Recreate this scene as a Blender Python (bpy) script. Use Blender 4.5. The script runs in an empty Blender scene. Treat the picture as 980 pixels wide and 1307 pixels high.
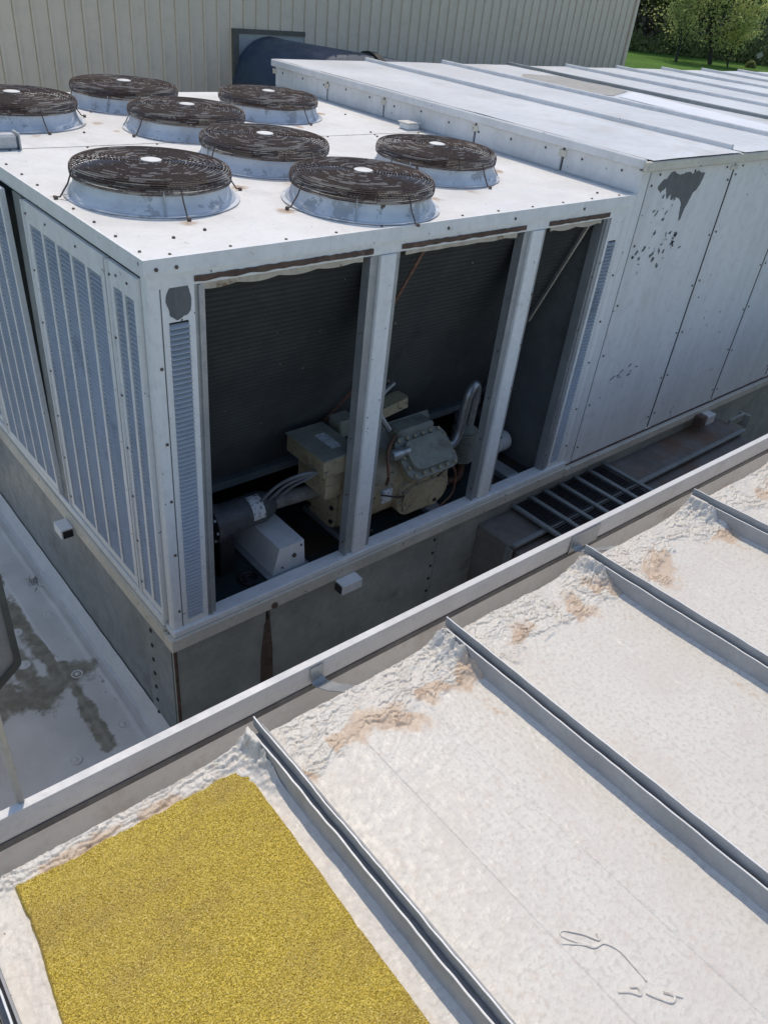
import bpy, bmesh, math, random
import numpy as np
from mathutils import Vector, Matrix

random.seed(7)
scene = bpy.context.scene
col = scene.collection

# ------------------------------------------------------------------ camera
cam_d = bpy.data.cameras.new("camera")
cam = bpy.data.objects.new("camera", cam_d)
col.objects.link(cam)
right = Vector((0.76087576, -0.64130241, 0.0989914))
down = Vector((-0.31129756, -0.49459714, -0.8114601))
fwd = Vector((0.56935218, 0.58660454, -0.57596285))
m = Matrix.Identity(4)
for i in range(3):
    m[i][0] = right[i]; m[i][1] = -down[i]; m[i][2] = -fwd[i]
m.translation = Vector((-1.26989, -2.76172, 1.0))
cam.matrix_world = m
cam_d.sensor_fit = 'VERTICAL'
cam_d.sensor_height = 34.6
cam_d.lens = 985.0 / 1307.0 * 34.6
cam_d.clip_start = 0.02
cam_d.clip_end = 3000
scene.camera = cam

# ------------------------------------------------------------------ sky and sun
SUN_EL = math.radians(58)
SUN_AZ = math.atan2(0.52, 0.854)          # measured from +Y towards +X
world = bpy.data.worlds.new("World")
scene.world = world
world.use_nodes = True
wt = world.node_tree
bgn = wt.nodes.get("Background") or wt.nodes.new("ShaderNodeBackground")
sky = wt.nodes.new("ShaderNodeTexSky")
sky.sky_type = 'NISHITA'
sky.sun_disc = False
sky.sun_elevation = SUN_EL
sky.sun_rotation = SUN_AZ
sky.altitude = 200
sky.air_density = 1.0
sky.dust_density = 1.2
sky.ozone_density = 1.0
wt.links.new(sky.outputs[0], bgn.inputs[0])
bgn.inputs[1].default_value = 0.15
sd = bpy.data.lights.new("sun", 'SUN')
sd.energy = 2.2
sd.angle = math.radians(0.53)
sd.color = (1.0, 0.90, 0.76)
so = bpy.data.objects.new("sun", sd)
col.objects.link(so)
tosun = Vector((math.sin(SUN_AZ) * math.cos(SUN_EL), math.cos(SUN_AZ) * math.cos(SUN_EL), math.sin(SUN_EL)))
so.rotation_euler = (-tosun).to_track_quat('-Z', 'Y').to_euler()
scene.view_settings.view_transform = 'Standard'
scene.view_settings.look = 'None'
scene.view_settings.gamma = 1.0
scene.view_settings.exposure = 0.15
scene.view_settings.use_curve_mapping = False

# ------------------------------------------------------------------ noise helpers (numpy)
_rs = np.random.RandomState(3)
_perm = np.tile(_rs.permutation(256), 3)
_ang = _rs.rand(256) * 2 * np.pi
def perlin(x, y, seed=0):
    x = np.asarray(x, float) + seed * 17.31; y = np.asarray(y, float) + seed * 9.77
    xi = np.floor(x).astype(int); yi = np.floor(y).astype(int)
    xf = x - xi; yf = y - yi
    u = xf * xf * xf * (xf * (xf * 6 - 15) + 10); v = yf * yf * yf * (yf * (yf * 6 - 15) + 10)
    def g(ix, iy, dx, dy):
        a = _ang[_perm[(_perm[ix & 255] + iy) & 255]]
        return np.cos(a) * dx + np.sin(a) * dy
    n00 = g(xi, yi, xf, yf); n10 = g(xi + 1, yi, xf - 1, yf)
    n01 = g(xi, yi + 1, xf, yf - 1); n11 = g(xi + 1, yi + 1, xf - 1, yf - 1)
    return ((n00 * (1 - u) + n10 * u) * (1 - v) + (n01 * (1 - u) + n11 * u) * v) * 1.5
def fbm(x, y, seed=0, oct=4):
    s = 0; a = 1.0; f = 1.0
    for k in range(oct):
        s = s + a * perlin(x * f, y * f, seed + k * 3.7); a *= 0.5; f *= 2.03
    return s
def sstep(a, b, x):
    t = np.clip((x - a) / (b - a), 0, 1); return t * t * (3 - 2 * t)

# ------------------------------------------------------------------ materials
class NT:
    def __init__(s, name):
        s.m = bpy.data.materials.new(name); s.m.use_nodes = True
        s.t = s.m.node_tree
        s.b = s.t.nodes.get("Principled BSDF")
        tc = s.t.nodes.new("ShaderNodeTexCoord"); oi = s.t.nodes.new("ShaderNodeObjectInfo")
        mul = s.t.nodes.new("ShaderNodeVectorMath"); mul.operation = 'SCALE'
        cb = s.t.nodes.new("ShaderNodeCombineXYZ")
        s.t.links.new(oi.outputs["Random"], cb.inputs[0]); s.t.links.new(oi.outputs["Random"], cb.inputs[1])
        s.t.links.new(cb.outputs[0], mul.inputs[0]); mul.inputs[3].default_value = 9.0
        ad = s.t.nodes.new("ShaderNodeVectorMath"); ad.operation = 'ADD'
        s.t.links.new(tc.outputs["Object"], ad.inputs[0]); s.t.links.new(mul.outputs[0], ad.inputs[1])
        s.co = ad.outputs[0]; s.raw = tc.outputs["Object"]
    def set(s, sock, v):
        if isinstance(v, bpy.types.NodeSocket): s.t.links.new(v, sock)
        elif isinstance(v, (tuple, list)) and len(v) == 3 and sock.type == 'RGBA': sock.default_value = (*v, 1)
        else: sock.default_value = v
    def scaled(s, v):
        n = s.t.nodes.new("ShaderNodeMapping"); n.inputs["Scale"].default_value = v
        s.t.links.new(s.co, n.inputs[0]); return n.outputs[0]
    def noise(s, scale, detail=4, rough=0.6, vec=None, dist=0.0):
        n = s.t.nodes.new("ShaderNodeTexNoise")
        n.inputs["Scale"].default_value = scale; n.inputs["Detail"].default_value = detail
        n.inputs["Roughness"].default_value = rough; n.inputs["Distortion"].default_value = dist
        s.t.links.new(vec or s.co, n.inputs["Vector"]); return n.outputs[0]
    def voro(s, scale, out="Distance", feature='F1', vec=None):
        n = s.t.nodes.new("ShaderNodeTexVoronoi"); n.feature = feature
        n.inputs["Scale"].default_value = scale
        s.t.links.new(vec or s.co, n.inputs["Vector"]); return n.outputs[out]
    def ramp(s, fac, lo, hi, a=0.0, b=1.0):
        n = s.t.nodes.new("ShaderNodeMapRange"); n.interpolation_type = 'SMOOTHSTEP'
        n.inputs[1].default_value = lo; n.inputs[2].default_value = hi
        n.inputs[3].default_value = a; n.inputs[4].default_value = b
        s.t.links.new(fac, n.inputs[0]); return n.outputs[0]
    def mix(s, fac, a, b):
        n = s.t.nodes.new("ShaderNodeMix"); n.data_type = 'RGBA'
        s.set(n.inputs[0], fac); s.set(n.inputs[6], a); s.set(n.inputs[7], b); return n.outputs[2]
    def math(s, op, a, b=0.0):
        n = s.t.nodes.new("ShaderNodeMath"); n.operation = op
        s.set(n.inputs[0], a); s.set(n.inputs[1], b); return n.outputs[0]
    def attr(s, name):
        n = s.t.nodes.new("ShaderNodeAttribute"); n.attribute_name = name; return n.outputs["Fac"]
    def bump(s, h, dist, strength=1.0, prev=None):
        n = s.t.nodes.new("ShaderNodeBump"); n.inputs["Distance"].default_value = dist
        n.inputs["Strength"].default_value = strength
        s.t.links.new(h, n.inputs["Height"])
        if prev: s.t.links.new(prev, n.inputs["Normal"])
        return n.outputs[0]
    def done(s, colour, rough=0.5, metal=0.0, normal=None, spec=0.5):
        s.set(s.b.inputs["Base Color"], colour); s.set(s.b.inputs["Roughness"], rough)
        s.set(s.b.inputs["Metallic"], metal); s.b.inputs["Specular IOR Level"].default_value = spec
        if normal: s.t.links.new(normal, s.b.inputs["Normal"])
        return s.m

def surface(name, c, c2=None, vs=3.0, rough=0.5, metal=0.0, stain=None, stain_s=2.0, stain_lo=0.55, stain_hi=0.75,
            chip=None, chip_s=25.0, chip_lo=0.68, streak=False, bump=0.0015, bs=40.0, spec=0.5):
    n = NT(name)
    c2 = c2 or tuple(x * 0.82 for x in c)
    vec = n.scaled((6, 6, 0.6)) if streak else None
    k = n.mix(n.ramp(n.noise(vs, 5, 0.65, vec), 0.3, 0.72), c, c2)
    k = n.mix(n.ramp(n.noise(vs * 14, 3, 0.6), 0.45, 0.75, 0, 0.35), k, tuple(x * 0.8 for x in c2))
    if stain: k = n.mix(n.ramp(n.noise(stain_s, 5, 0.7), stain_lo, stain_hi), k, stain)
    if chip:
        a = n.ramp(n.noise(chip_s, 3, 0.6), chip_lo, chip_lo + 0.02)
        k = n.mix(n.math('MULTIPLY', a, n.ramp(n.noise(chip_s * 0.12, 2, 0.5), 0.42, 0.56)), k, chip)
    r = n.ramp(n.noise(vs * 4, 3), 0.3, 0.7, rough - 0.08, rough + 0.1)
    nb = n.bump(n.noise(bs, 4, 0.6), bump, 0.6)
    nb = n.bump(n.noise(2.2, 2, 0.5), 0.01, 0.5, nb)
    return n.done(k, r, metal, nb, spec)

M = {}
M['white_top'] = surface('weathered_white_paint', (0.80, 0.785, 0.75), (0.68, 0.66, 0.62), 2.2, 0.55, stain=(0.54, 0.46, 0.37), stain_s=3.0, stain_lo=0.58, stain_hi=0.85, chip=(0.22, 0.2, 0.18), chip_s=30, chip_lo=0.70)
M['white'] = surface('white_enamel', (0.87, 0.87, 0.85), (0.78, 0.78, 0.76), 2.0, 0.45, stain=(0.48, 0.44, 0.38), stain_s=2.5, stain_lo=0.64, stain_hi=0.9, chip=(0.16, 0.16, 0.16), chip_s=34, chip_lo=0.69, streak=True)
M['panel'] = surface('pale_grey_panel_paint', (0.81, 0.81, 0.80), (0.70, 0.70, 0.69), 1.2, 0.45, stain=(0.60, 0.56, 0.50), stain_s=1.6, stain_lo=0.6, stain_hi=0.85, chip=(0.2, 0.18, 0.16), chip_s=22, chip_lo=0.70, streak=True, bump=0.0008)
M['beige'] = surface('aged_beige_trim', (0.72, 0.67, 0.56), (0.58, 0.54, 0.45), 3, 0.55, stain=(0.24, 0.15, 0.09), stain_s=4, stain_lo=0.66, stain_hi=0.8, chip=(0.12, 0.11, 0.1), chip_s=30, chip_lo=0.66)
M['galv'] = surface('galvanised_steel', (0.33, 0.35, 0.35), (0.23, 0.25, 0.25), 3.5, 0.5, 0.35, stain=(0.20, 0.20, 0.18), stain_s=2, bump=0.0008)
M['galv_dark'] = surface('tarnished_green_steel', (0.46, 0.47, 0.42), (0.31, 0.32, 0.285), 2.5, 0.6, 0.1, stain=(0.24, 0.23, 0.19), stain_s=1.8)
M['galv_deep'] = surface('deep_grey_steel', (0.17, 0.185, 0.18), (0.11, 0.12, 0.118), 2.5, 0.6, 0.1)
M['iron'] = surface('dark_grey_shell', (0.10, 0.102, 0.105), (0.06, 0.062, 0.065), 9, 0.55)
M['pipe_tan'] = surface('grey_tan_pipe', (0.34, 0.33, 0.30), (0.16, 0.155, 0.145), 9, 0.6)
M['alu'] = surface('dull_aluminium', (0.48, 0.50, 0.51), (0.36, 0.38, 0.39), 5, 0.45, 0.5)
M['slat'] = surface('louvre_slat_paint', (0.52, 0.55, 0.59), (0.42, 0.45, 0.49), 1.6, 0.38, stain=(0.27, 0.295, 0.33), stain_s=3.0, stain_lo=0.56, stain_hi=0.75)
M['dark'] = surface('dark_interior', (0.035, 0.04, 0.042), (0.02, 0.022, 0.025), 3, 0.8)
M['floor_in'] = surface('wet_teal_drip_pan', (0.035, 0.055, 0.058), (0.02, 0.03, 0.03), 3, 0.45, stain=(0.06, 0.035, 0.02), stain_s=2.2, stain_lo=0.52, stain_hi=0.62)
M['rust'] = surface('brown_rust', (0.15, 0.095, 0.07), (0.085, 0.055, 0.042), 14, 0.85, stain=(0.25, 0.2, 0.17), stain_s=9, bump=0.003)
M['rusty_steel'] = surface('rust_stained_steel', (0.23, 0.21, 0.19), (0.15, 0.135, 0.12), 3, 0.7, stain=(0.20, 0.12, 0.075), stain_s=1.6, stain_lo=0.5, stain_hi=0.65)
M['gasket'] = surface('peeling_cream_gasket', (0.62, 0.57, 0.47), (0.45, 0.40, 0.32), 12, 0.8, stain=(0.22, 0.12, 0.07), stain_s=7, stain_lo=0.6, stain_hi=0.7)
M['primer'] = surface('bare_grey_metal', (0.15, 0.155, 0.16), (0.11, 0.115, 0.12), 6, 0.6, streak=True)
M['black'] = surface('black_rubber', (0.02, 0.02, 0.022), (0.012, 0.012, 0.013), 8, 0.5)
M['blackgap'] = surface('black_joint_gap', (0.03, 0.026, 0.03), (0.018, 0.016, 0.018), 8, 0.8)
M['screw'] = surface('rusted_screw_heads', (0.17, 0.13, 0.11), (0.10, 0.075, 0.065), 40, 0.6, 0.3)
M['comp'] = surface('tan_grey_compressor_paint', (0.42, 0.345, 0.215), (0.29, 0.24, 0.15), 7, 0.6, stain=(0.27, 0.125, 0.045), stain_s=4.0, stain_lo=0.58, stain_hi=0.70, chip=(0.10, 0.09, 0.075), chip_s=40, chip_lo=0.60, bump=0.004)
M['comp_grey'] = surface('grey_compressor_paint', (0.29, 0.285, 0.225), (0.20, 0.20, 0.16), 8, 0.6, stain=(0.16, 0.13, 0.10), stain_s=6, stain_lo=0.55, stain_hi=0.72, bump=0.003)
M['sticker'] = surface('torn_white_sticker', (0.72, 0.72, 0.70), (0.5, 0.5, 0.5), 30, 0.5, stain=(0.15, 0.15, 0.15), stain_s=60, stain_lo=0.55, stain_hi=0.6)
M['foil'] = surface('crinkled_foil_wrap', (0.55, 0.56, 0.56), (0.35, 0.36, 0.36), 30, 0.35, 0.7, bump=0.004, bs=70)
M['copper'] = surface('oxidised_copper', (0.25, 0.12, 0.07), (0.12, 0.07, 0.05), 12, 0.5, 0.5)
M['gutter'] = surface('gutter_grey_paint', (0.76, 0.745, 0.715), (0.67, 0.655, 0.63), 2.5, 0.5, stain=(0.56, 0.52, 0.47), stain_s=2.4, stain_lo=0.56, stain_hi=0.8)
M['gutter_in'] = surface('gutter_trough_silt', (0.80, 0.775, 0.73), (0.70, 0.675, 0.635), 2, 0.6, stain=(0.58, 0.51, 0.44), stain_s=3)
M['seam'] = surface('seam_face_shade_grey', (0.45, 0.45, 0.445), (0.36, 0.36, 0.355), 5, 0.5, bump=0.007, bs=38)  # seam faces greyed in the colour to carry their shade
M['crest'] = surface('seam_crest_sunlit_white', (0.88, 0.87, 0.84), (0.78, 0.77, 0.75), 20, 0.5)  # seam tops coloured whiter than the faces, as if sunlit
M['seam_dark'] = surface('seam_slot_shade_grey', (0.40, 0.40, 0.395), (0.30, 0.30, 0.295), 6, 0.7)  # darker grey paints in the shade of the seam slot
M['duct_roof'] = surface('white_duct_roof', (0.70, 0.71, 0.71), (0.55, 0.56, 0.56), 1.2, 0.5, stain=(0.50, 0.485, 0.45), stain_s=0.9, stain_lo=0.5, stain_hi=0.72)
M['patch_grey'] = surface('grey_sealant_patch', (0.40, 0.385, 0.35), (0.33, 0.315, 0.285), 3, 0.7)
M['patch_white'] = surface('fresh_white_patch', (0.80, 0.81, 0.82), (0.74, 0.75, 0.77), 3, 0.5)
M['siding'] = surface('taupe_siding', (0.82, 0.705, 0.545), (0.76, 0.65, 0.50), 0.8, 0.55, bump=0.0006)
M['bluepipe'] = surface('dark_blue_duct_wrap', (0.045, 0.075, 0.115), (0.03, 0.05, 0.08), 3, 0.5, bump=0.004, bs=20)
M['stone_wall'] = surface('grey_render', (0.30, 0.29, 0.28), (0.22, 0.215, 0.21), 2, 0.8)  # plain grey render of the building walls
M['crease_shade'] = surface('gutter_crease_shade_grey', (0.20, 0.195, 0.185), (0.11, 0.105, 0.10), 6, 0.7)  # dark grey standing in for shade in the gutter crease
M['bark'] = surface('bark', (0.05, 0.042, 0.035), (0.03, 0.026, 0.022), 4, 0.9)
M['hood'] = surface('hood_metal', (0.50, 0.48, 0.42), (0.38, 0.36, 0.32), 4, 0.5, 0.2)
M['olive'] = surface('olive_dark_edge', (0.14, 0.135, 0.11), (0.10, 0.095, 0.08), 6, 0.6)
M['hose'] = surface('grey_conduit', (0.22, 0.23, 0.235), (0.15, 0.16, 0.165), 10, 0.5)

def top_mat():
    n = NT('rust_stained_white_top')
    k = n.mix(n.ramp(n.noise(2.2, 5, 0.65), 0.3, 0.72), (0.80, 0.785, 0.75), (0.69, 0.67, 0.63))
    k = n.mix(n.ramp(n.noise(28, 4, 0.65), 0.5, 0.75, 0, 0.4), k, (0.58, 0.56, 0.52))
    k = n.mix(n.ramp(n.noise(9, 5, 0.75), 0.60, 0.72, 0, 0.5), k, (0.62, 0.59, 0.54))
    sf = n.math('ADD', n.attr('stain'), n.ramp(n.noise(14, 5, 0.7), 0.2, 0.8, -0.25, 0.25))
    k = n.mix(n.ramp(sf, 0.24, 0.80, 0, 0.9), k, (0.40, 0.26, 0.15))
    k = n.mix(n.ramp(n.noise(46, 3, 0.5), 0.72, 0.74), k, (0.20, 0.17, 0.14))
    return n.done(k, n.ramp(n.noise(9, 3), 0.3, 0.7, 0.42, 0.62), 0.0, n.bump(n.noise(30, 4), 0.0015, 0.5))
M['top_sheet'] = top_mat()
def shroud_mat():
    n = NT('peeling_fan_shroud_paint')
    k = n.mix(n.ramp(n.noise(5, 5, 0.6), 0.35, 0.7), (0.66, 0.69, 0.72), (0.50, 0.54, 0.58))
    k = n.mix(n.ramp(n.noise(8, 6, 0.75), 0.545, 0.58, 0, 0.8), k, (0.34, 0.355, 0.37))
    k = n.mix(n.ramp(n.noise(2.5, 4, 0.6), 0.5, 0.75, 0, 0.6), k, (0.46, 0.45, 0.42))
    k = n.mix(n.ramp(n.noise(9, 3, 0.5, n.scaled((1, 1, 0.5))), 0.70, 0.73), k, (0.12, 0.07, 0.05))
    return n.done(k, 0.5, 0.0, n.bump(n.noise(30, 4), 0.002, 0.5))
M['shroud'] = shroud_mat()
def grille_mat():
    n = NT('rusted_grille_wire')
    k = n.mix(n.ramp(n.noise(60, 4, 0.7), 0.4, 0.7), (0.085, 0.055, 0.042), (0.15, 0.105, 0.082))
    a = n.ramp(n.math('ADD', n.attr('flake'), n.ramp(n.noise(70, 3), 0.2, 0.8, -0.2, 0.2)), 0.14, 0.26)
    k = n.mix(n.math('MULTIPLY', a, 0.8), k, (0.42, 0.38, 0.33))
    return n.done(k, 0.75, 0.1)
M['grille'] = grille_mat()
def coil_mat():
    n = NT('dusty_coil_fins')
    w = n.t.nodes.new("ShaderNodeTexWave"); w.wave_type = 'BANDS'; w.bands_direction = 'Z'
    w.inputs["Scale"].default_value = 11; w.inputs["Distortion"].default_value = 0.3
    n.t.links.new(n.raw, w.inputs["Vector"])
    k = n.mix(n.ramp(n.noise(2.0, 5, 0.7), 0.3, 0.7), (0.066, 0.064, 0.056), (0.036, 0.036, 0.033))
    k = n.mix(n.math('MULTIPLY', w.outputs["Fac"], 0.6), k, (0.026, 0.027, 0.026))
    k = n.mix(n.ramp(n.noise(45, 2, 0.5), 0.76, 0.79), k, (0.3, 0.3, 0.28))
    return n.done(k, 0.8, 0.1, n.bump(n.noise(120, 3), 0.002, 0.6))
M['coil'] = coil_mat()
def coat_mat():
    n = NT('thick_white_roof_coating')
    mott = n.ramp(n.noise(62, 2, 0.5), 0.46, 0.70)
    k = n.mix(mott, (0.70, 0.662, 0.59), (0.585, 0.548, 0.48))
    k = n.mix(n.ramp(n.noise(1.0, 4, 0.6, n.scaled((26, 1.6, 1))), 0.42, 0.72, 0, 0.35), k, (0.66, 0.63, 0.585))
    k = n.mix(n.ramp(n.noise(3.2, 5, 0.65), 0.42, 0.72, 0, 0.75), k, (0.64, 0.585, 0.515))
    k = n.mix(n.ramp(n.noise(7.5, 5, 0.7), 0.60, 0.76, 0, 0.6), k, (0.60, 0.535, 0.455))
    dots = n.math('MULTIPLY', n.ramp(n.voro(30), 0.20, 0.36, 1, 0), n.ramp(n.noise(5, 3), 0.44, 0.66))
    k = n.mix(n.math('MULTIPLY', dots, 0.55), k, (0.62, 0.52, 0.44))
    k = n.mix(n.math('MULTIPLY', n.ramp(n.noise(75, 2, 0.5), 0.755, 0.775), 0.8), k, (0.24, 0.14, 0.09))
    tan = n.mix(n.ramp(n.noise(16, 5, 0.7), 0.3, 0.72), (0.64, 0.50, 0.36), (0.50, 0.34, 0.22))
    sf = n.math('ADD', n.attr('stain'), n.ramp(n.noise(28, 4, 0.7), 0.2, 0.8, -0.28, 0.28))
    k = n.mix(n.ramp(sf, 0.38, 0.85, 0, 0.80), k, tan)
    b = n.bump(n.noise(62, 2, 0.5), 0.0036, 0.45)
    b = n.bump(n.noise(190, 3, 0.6), 0.0011, 0.45, b)
    return n.done(k, n.ramp(n.noise(30, 3), 0.3, 0.7, 0.38, 0.6), 0.0, b, 0.4)
M['coat'] = coat_mat()
def gold_mat():
    n = NT('gold_granules')
    v = n.voro(360, "Color")
    sep = n.t.nodes.new("ShaderNodeSeparateColor"); n.t.links.new(v, sep.inputs[0])
    k = n.mix(n.ramp(sep.outputs[0], 0.1, 0.95), (0.34, 0.235, 0.014), (0.70, 0.525, 0.07))
    k = n.mix(n.ramp(n.noise(3.0, 4, 0.6), 0.38, 0.68, 0, 0.45), k, (0.50, 0.36, 0.06))
    k = n.mix(n.ramp(n.noise(4.5, 4, 0.65, n.scaled((1, 1.4, 1))), 0.46, 0.70, 0, 0.55), k, (0.36, 0.25, 0.06))
    k = n.mix(n.ramp(n.noise(300, 2, 0.5), 0.58, 0.70, 0, 0.7), k, (0.95, 0.80, 0.32))
    k = n.mix(n.ramp(n.noise(260, 2, 0.5, n.scaled((1, 1, 1.3))), 0.58, 0.70, 0, 0.8), k, (0.11, 0.07, 0.008))
    b = n.bump(n.noise(280, 2, 0.5), 0.004, 0.6)
    return n.done(k, 0.55, 0.0, b, 0.5)
M['gold'] = gold_mat()
def membrane_mat():
    n = NT('stained_roof_membrane')
    k = n.mix(n.ramp(n.noise(3, 5, 0.6), 0.3, 0.7), (0.78, 0.75, 0.69), (0.66, 0.63, 0.58))
    k = n.mix(n.ramp(n.noise(26, 3, 0.6), 0.62, 0.7, 0, 0.6), k, (0.74, 0.73, 0.71))
    sf = n.math('ADD', n.attr('stain'), n.ramp(n.noise(9, 5, 0.7), 0.2, 0.8, -0.3, 0.3))
    k = n.mix(n.ramp(sf, 0.4, 0.75, 0, 0.93), k, n.mix(n.ramp(n.noise(14, 4), 0.35, 0.65), (0.19, 0.165, 0.105), (0.31, 0.28, 0.20)))
    return n.done(k, 0.5, 0.0, n.bump(n.noise(14, 4), 0.004, 0.5))
M['membrane'] = membrane_mat()
def grass_mat():
    n = NT('mown_grass')
    k = n.mix(n.ramp(n.noise(0.08, 5, 0.6), 0.35, 0.65), (0.11, 0.205, 0.04), (0.08, 0.155, 0.03))
    k = n.mix(n.ramp(n.noise(1.2, 4, 0.7), 0.4, 0.7, 0, 0.6), k, (0.09, 0.20, 0.03))
    return n.done(k, 0.9, 0.0, n.bump(n.noise(3, 5), 0.3, 0.8), 0.1)
M['grass'] = grass_mat()
def leaf_mat(name, c, c2):
    n = NT(name)
    k = n.mix(n.ramp(n.noise(0.9, 3, 0.6), 0.3, 0.7), c, c2)
    n.done(k, 0.7, 0.0, None, 0.2)
    tr = n.t.nodes.new("ShaderNodeBsdfTranslucent"); mx = n.t.nodes.new("ShaderNodeMixShader")
    n.t.links.new(k, tr.inputs[0]); mx.inputs[0].default_value = 0.6
    n.t.links.new(n.b.outputs[0], mx.inputs[1]); n.t.links.new(tr.outputs[0], mx.inputs[2])
    out = n.t.nodes.get("Material Output"); n.t.links.new(mx.outputs[0], out.inputs[0])
    return n.m
M['leaf_mid'] = leaf_mat('spring_leaves', (0.56, 0.60, 0.25), (0.40, 0.46, 0.18))
M['leaf_light'] = leaf_mat('young_yellow_leaves', (0.74, 0.74, 0.30), (0.60, 0.62, 0.24))
M['leaf_dark'] = leaf_mat('dark_leaves', (0.36, 0.40, 0.17), (0.24, 0.27, 0.12))
M['twig'] = leaf_mat('bare_twigs', (0.46, 0.42, 0.37), (0.32, 0.29, 0.26))

# ------------------------------------------------------------------ mesh helpers
ORG = {}
def V(*a): return Vector(a)
class MB:
    def __init__(s): s.v = []; s.f = []
    def add(s, vs, fs):
        o = len(s.v); s.v.extend([tuple(p) for p in vs]); s.f.extend([tuple(i + o for i in f) for f in fs]); return s
    def box(s, x0, x1, y0, y1, z0, z1):
        vs = [(x0, y0, z0), (x1, y0, z0), (x1, y1, z0), (x0, y1, z0), (x0, y0, z1), (x1, y0, z1), (x1, y1, z1), (x0, y1, z1)]
        return s.add(vs, [(0, 3, 2, 1), (4, 5, 6, 7), (0, 1, 5, 4), (1, 2, 6, 5), (2, 3, 7, 6), (3, 0, 4, 7)])
    def cbox(s, x0, x1, y0, y1, z0, z1, b=0.004):
        """box with chamfered edges"""
        bm = bmesh.new(); bmesh.ops.create_cube(bm, size=1)
        for p in bm.verts:
            p.co = Vector((x0 + (p.co.x + .5) * (x1 - x0), y0 + (p.co.y + .5) * (y1 - y0), z0 + (p.co.z + .5) * (z1 - z0)))
        bmesh.ops.bevel(bm, geom=list(bm.edges), offset=b, segments=1, affect='EDGES')
        bm.verts.index_update()
        s.add([p.co[:] for p in bm.verts], [[p.index for p in f.verts] for f in bm.faces]); bm.free(); return s
    def prism(s, poly, a, b, axis):
        """poly = 2D points, extruded from a to b along axis ('x': (y,z), 'y': (x,z), 'z': (x,y))"""
        mk = {'x': lambda p, t: (t, p[0], p[1]), 'y': lambda p, t: (p[0], t, p[1]), 'z': lambda p, t: (p[0], p[1], t)}[axis]
        n = len(poly)
        vs = [mk(p, a) for p in poly] + [mk(p, b) for p in poly]
        fs = [tuple(range(n)), tuple(range(2 * n - 1, n - 1, -1))]
        fs += [(i, (i + 1) % n, n + (i + 1) % n, n + i) for i in range(n)]
        return s.add(vs, fs)
    def plate(s, c, ux, uy, n, poly, t):
        """flat polygon plate in a tilted frame"""
        c = Vector(c); ux = Vector(ux); uy = Vector(uy); n = Vector(n)
        k = len(poly)
        vs = [c + ux * p[0] + uy * p[1] for p in poly] + [c + ux * p[0] + uy * p[1] + n * t for p in poly]
        fs = [tuple(range(k - 1, -1, -1)), tuple(range(k, 2 * k))] + [(i, (i + 1) % k, k + (i + 1) % k, k + i) for i in range(k)]
        return s.add(vs, fs)
    def tube(s, pts, r, n=8, caps=True):
        pts = [Vector(p) for p in pts]
        rs = r if isinstance(r, (list, tuple)) else [r] * len(pts)
        rings = []
        up = Vector((0, 0, 1))
        for i, p in enumerate(pts):
            d = (pts[min(i + 1, len(pts) - 1)] - pts[max(i - 1, 0)]).normalized()
            a = d.cross(up)
            if a.length < 1e-3: a = d.cross(Vector((1, 0, 0)))
            a.normalize(); b = d.cross(a)
            rings.append([p + (a * math.cos(2 * math.pi * k / n) + b * math.sin(2 * math.pi * k / n)) * rs[i] for k in range(n)])
        vs = [q for ring in rings for q in ring]; fs = []
        for i in range(len(pts) - 1):
            for k in range(n):
                fs.append((i * n + k, i * n + (k + 1) % n, (i + 1) * n + (k + 1) % n, (i + 1) * n + k))
        if caps:
            fs.append(tuple(range(n - 1, -1, -1))); fs.append(tuple((len(pts) - 1) * n + k for k in range(n)))
        return s.add(vs, fs)
    def lathe(s, prof, c, axis='z', n=32, caps=True):
        """prof = (radius, height) along axis"""
        c = Vector(c)
        vs = []
        for r, h in prof:
            for k in range(n):
                a = 2 * math.pi * k / n; p = r * math.cos(a), r * math.sin(a)
                vs.append(c + Vector({'z': (p[0], p[1], h), 'x': (h, p[0], p[1]), 'y': (p[0], h, p[1])}[axis]))
        fs = [(i * n + k, i * n + (k + 1) % n, (i + 1) * n + (k + 1) % n, (i + 1) * n + k) for i in range(len(prof) - 1) for k in range(n)]
        if caps:
            fs.append(tuple(range(n - 1, -1, -1))); fs.append(tuple((len(prof) - 1) * n + k for k in range(n)))
        return s.add(vs, fs)
    def ring(s, R, z, r, n=48, k=4, c=(0, 0)):
        vs = []; fs = []
        for i in range(n):
            a = 2 * math.pi * i / n
            for j in range(k):
                b = 2 * math.pi * j / k
                rr = R + r * math.cos(b); vs.append((c[0] + rr * math.cos(a), c[1] + rr * math.sin(a), z + r * math.sin(b)))
        for i in range(n):
            for j in range(k):
                fs.append((i * k + j, ((i + 1) % n) * k + j, ((i + 1) % n) * k + (j + 1) % k, i * k + (j + 1) % k))
        return s.add(vs, fs)
    def build(s, name, mat, parent=None, at=None, smooth=False, kind=None):
        base = ORG[parent] if parent else Vector((0, 0, 0))
        me = bpy.data.meshes.new(name)
        if at is None:
            off = base; loc = Vector((0, 0, 0)); org = base
            vs = [(p[0] - off[0], p[1] - off[1], p[2] - off[2]) for p in s.v]
        else:
            vs = s.v; loc = Vector(at) - base; org = Vector(at)
        me.from_pydata(vs, [], s.f)
        bm = bmesh.new(); bm.from_mesh(me); bmesh.ops.recalc_face_normals(bm, faces=bm.faces); bm.to_mesh(me); bm.free()
        me.materials.append(mat if not isinstance(mat, str) else M[mat])
        o = bpy.data.objects.new(name, me); col.objects.link(o)
        if parent: o.parent = parent
        o.location = loc; ORG[o] = org
        if smooth: shade(o)
        if kind: o['kind'] = kind
        return o
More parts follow.
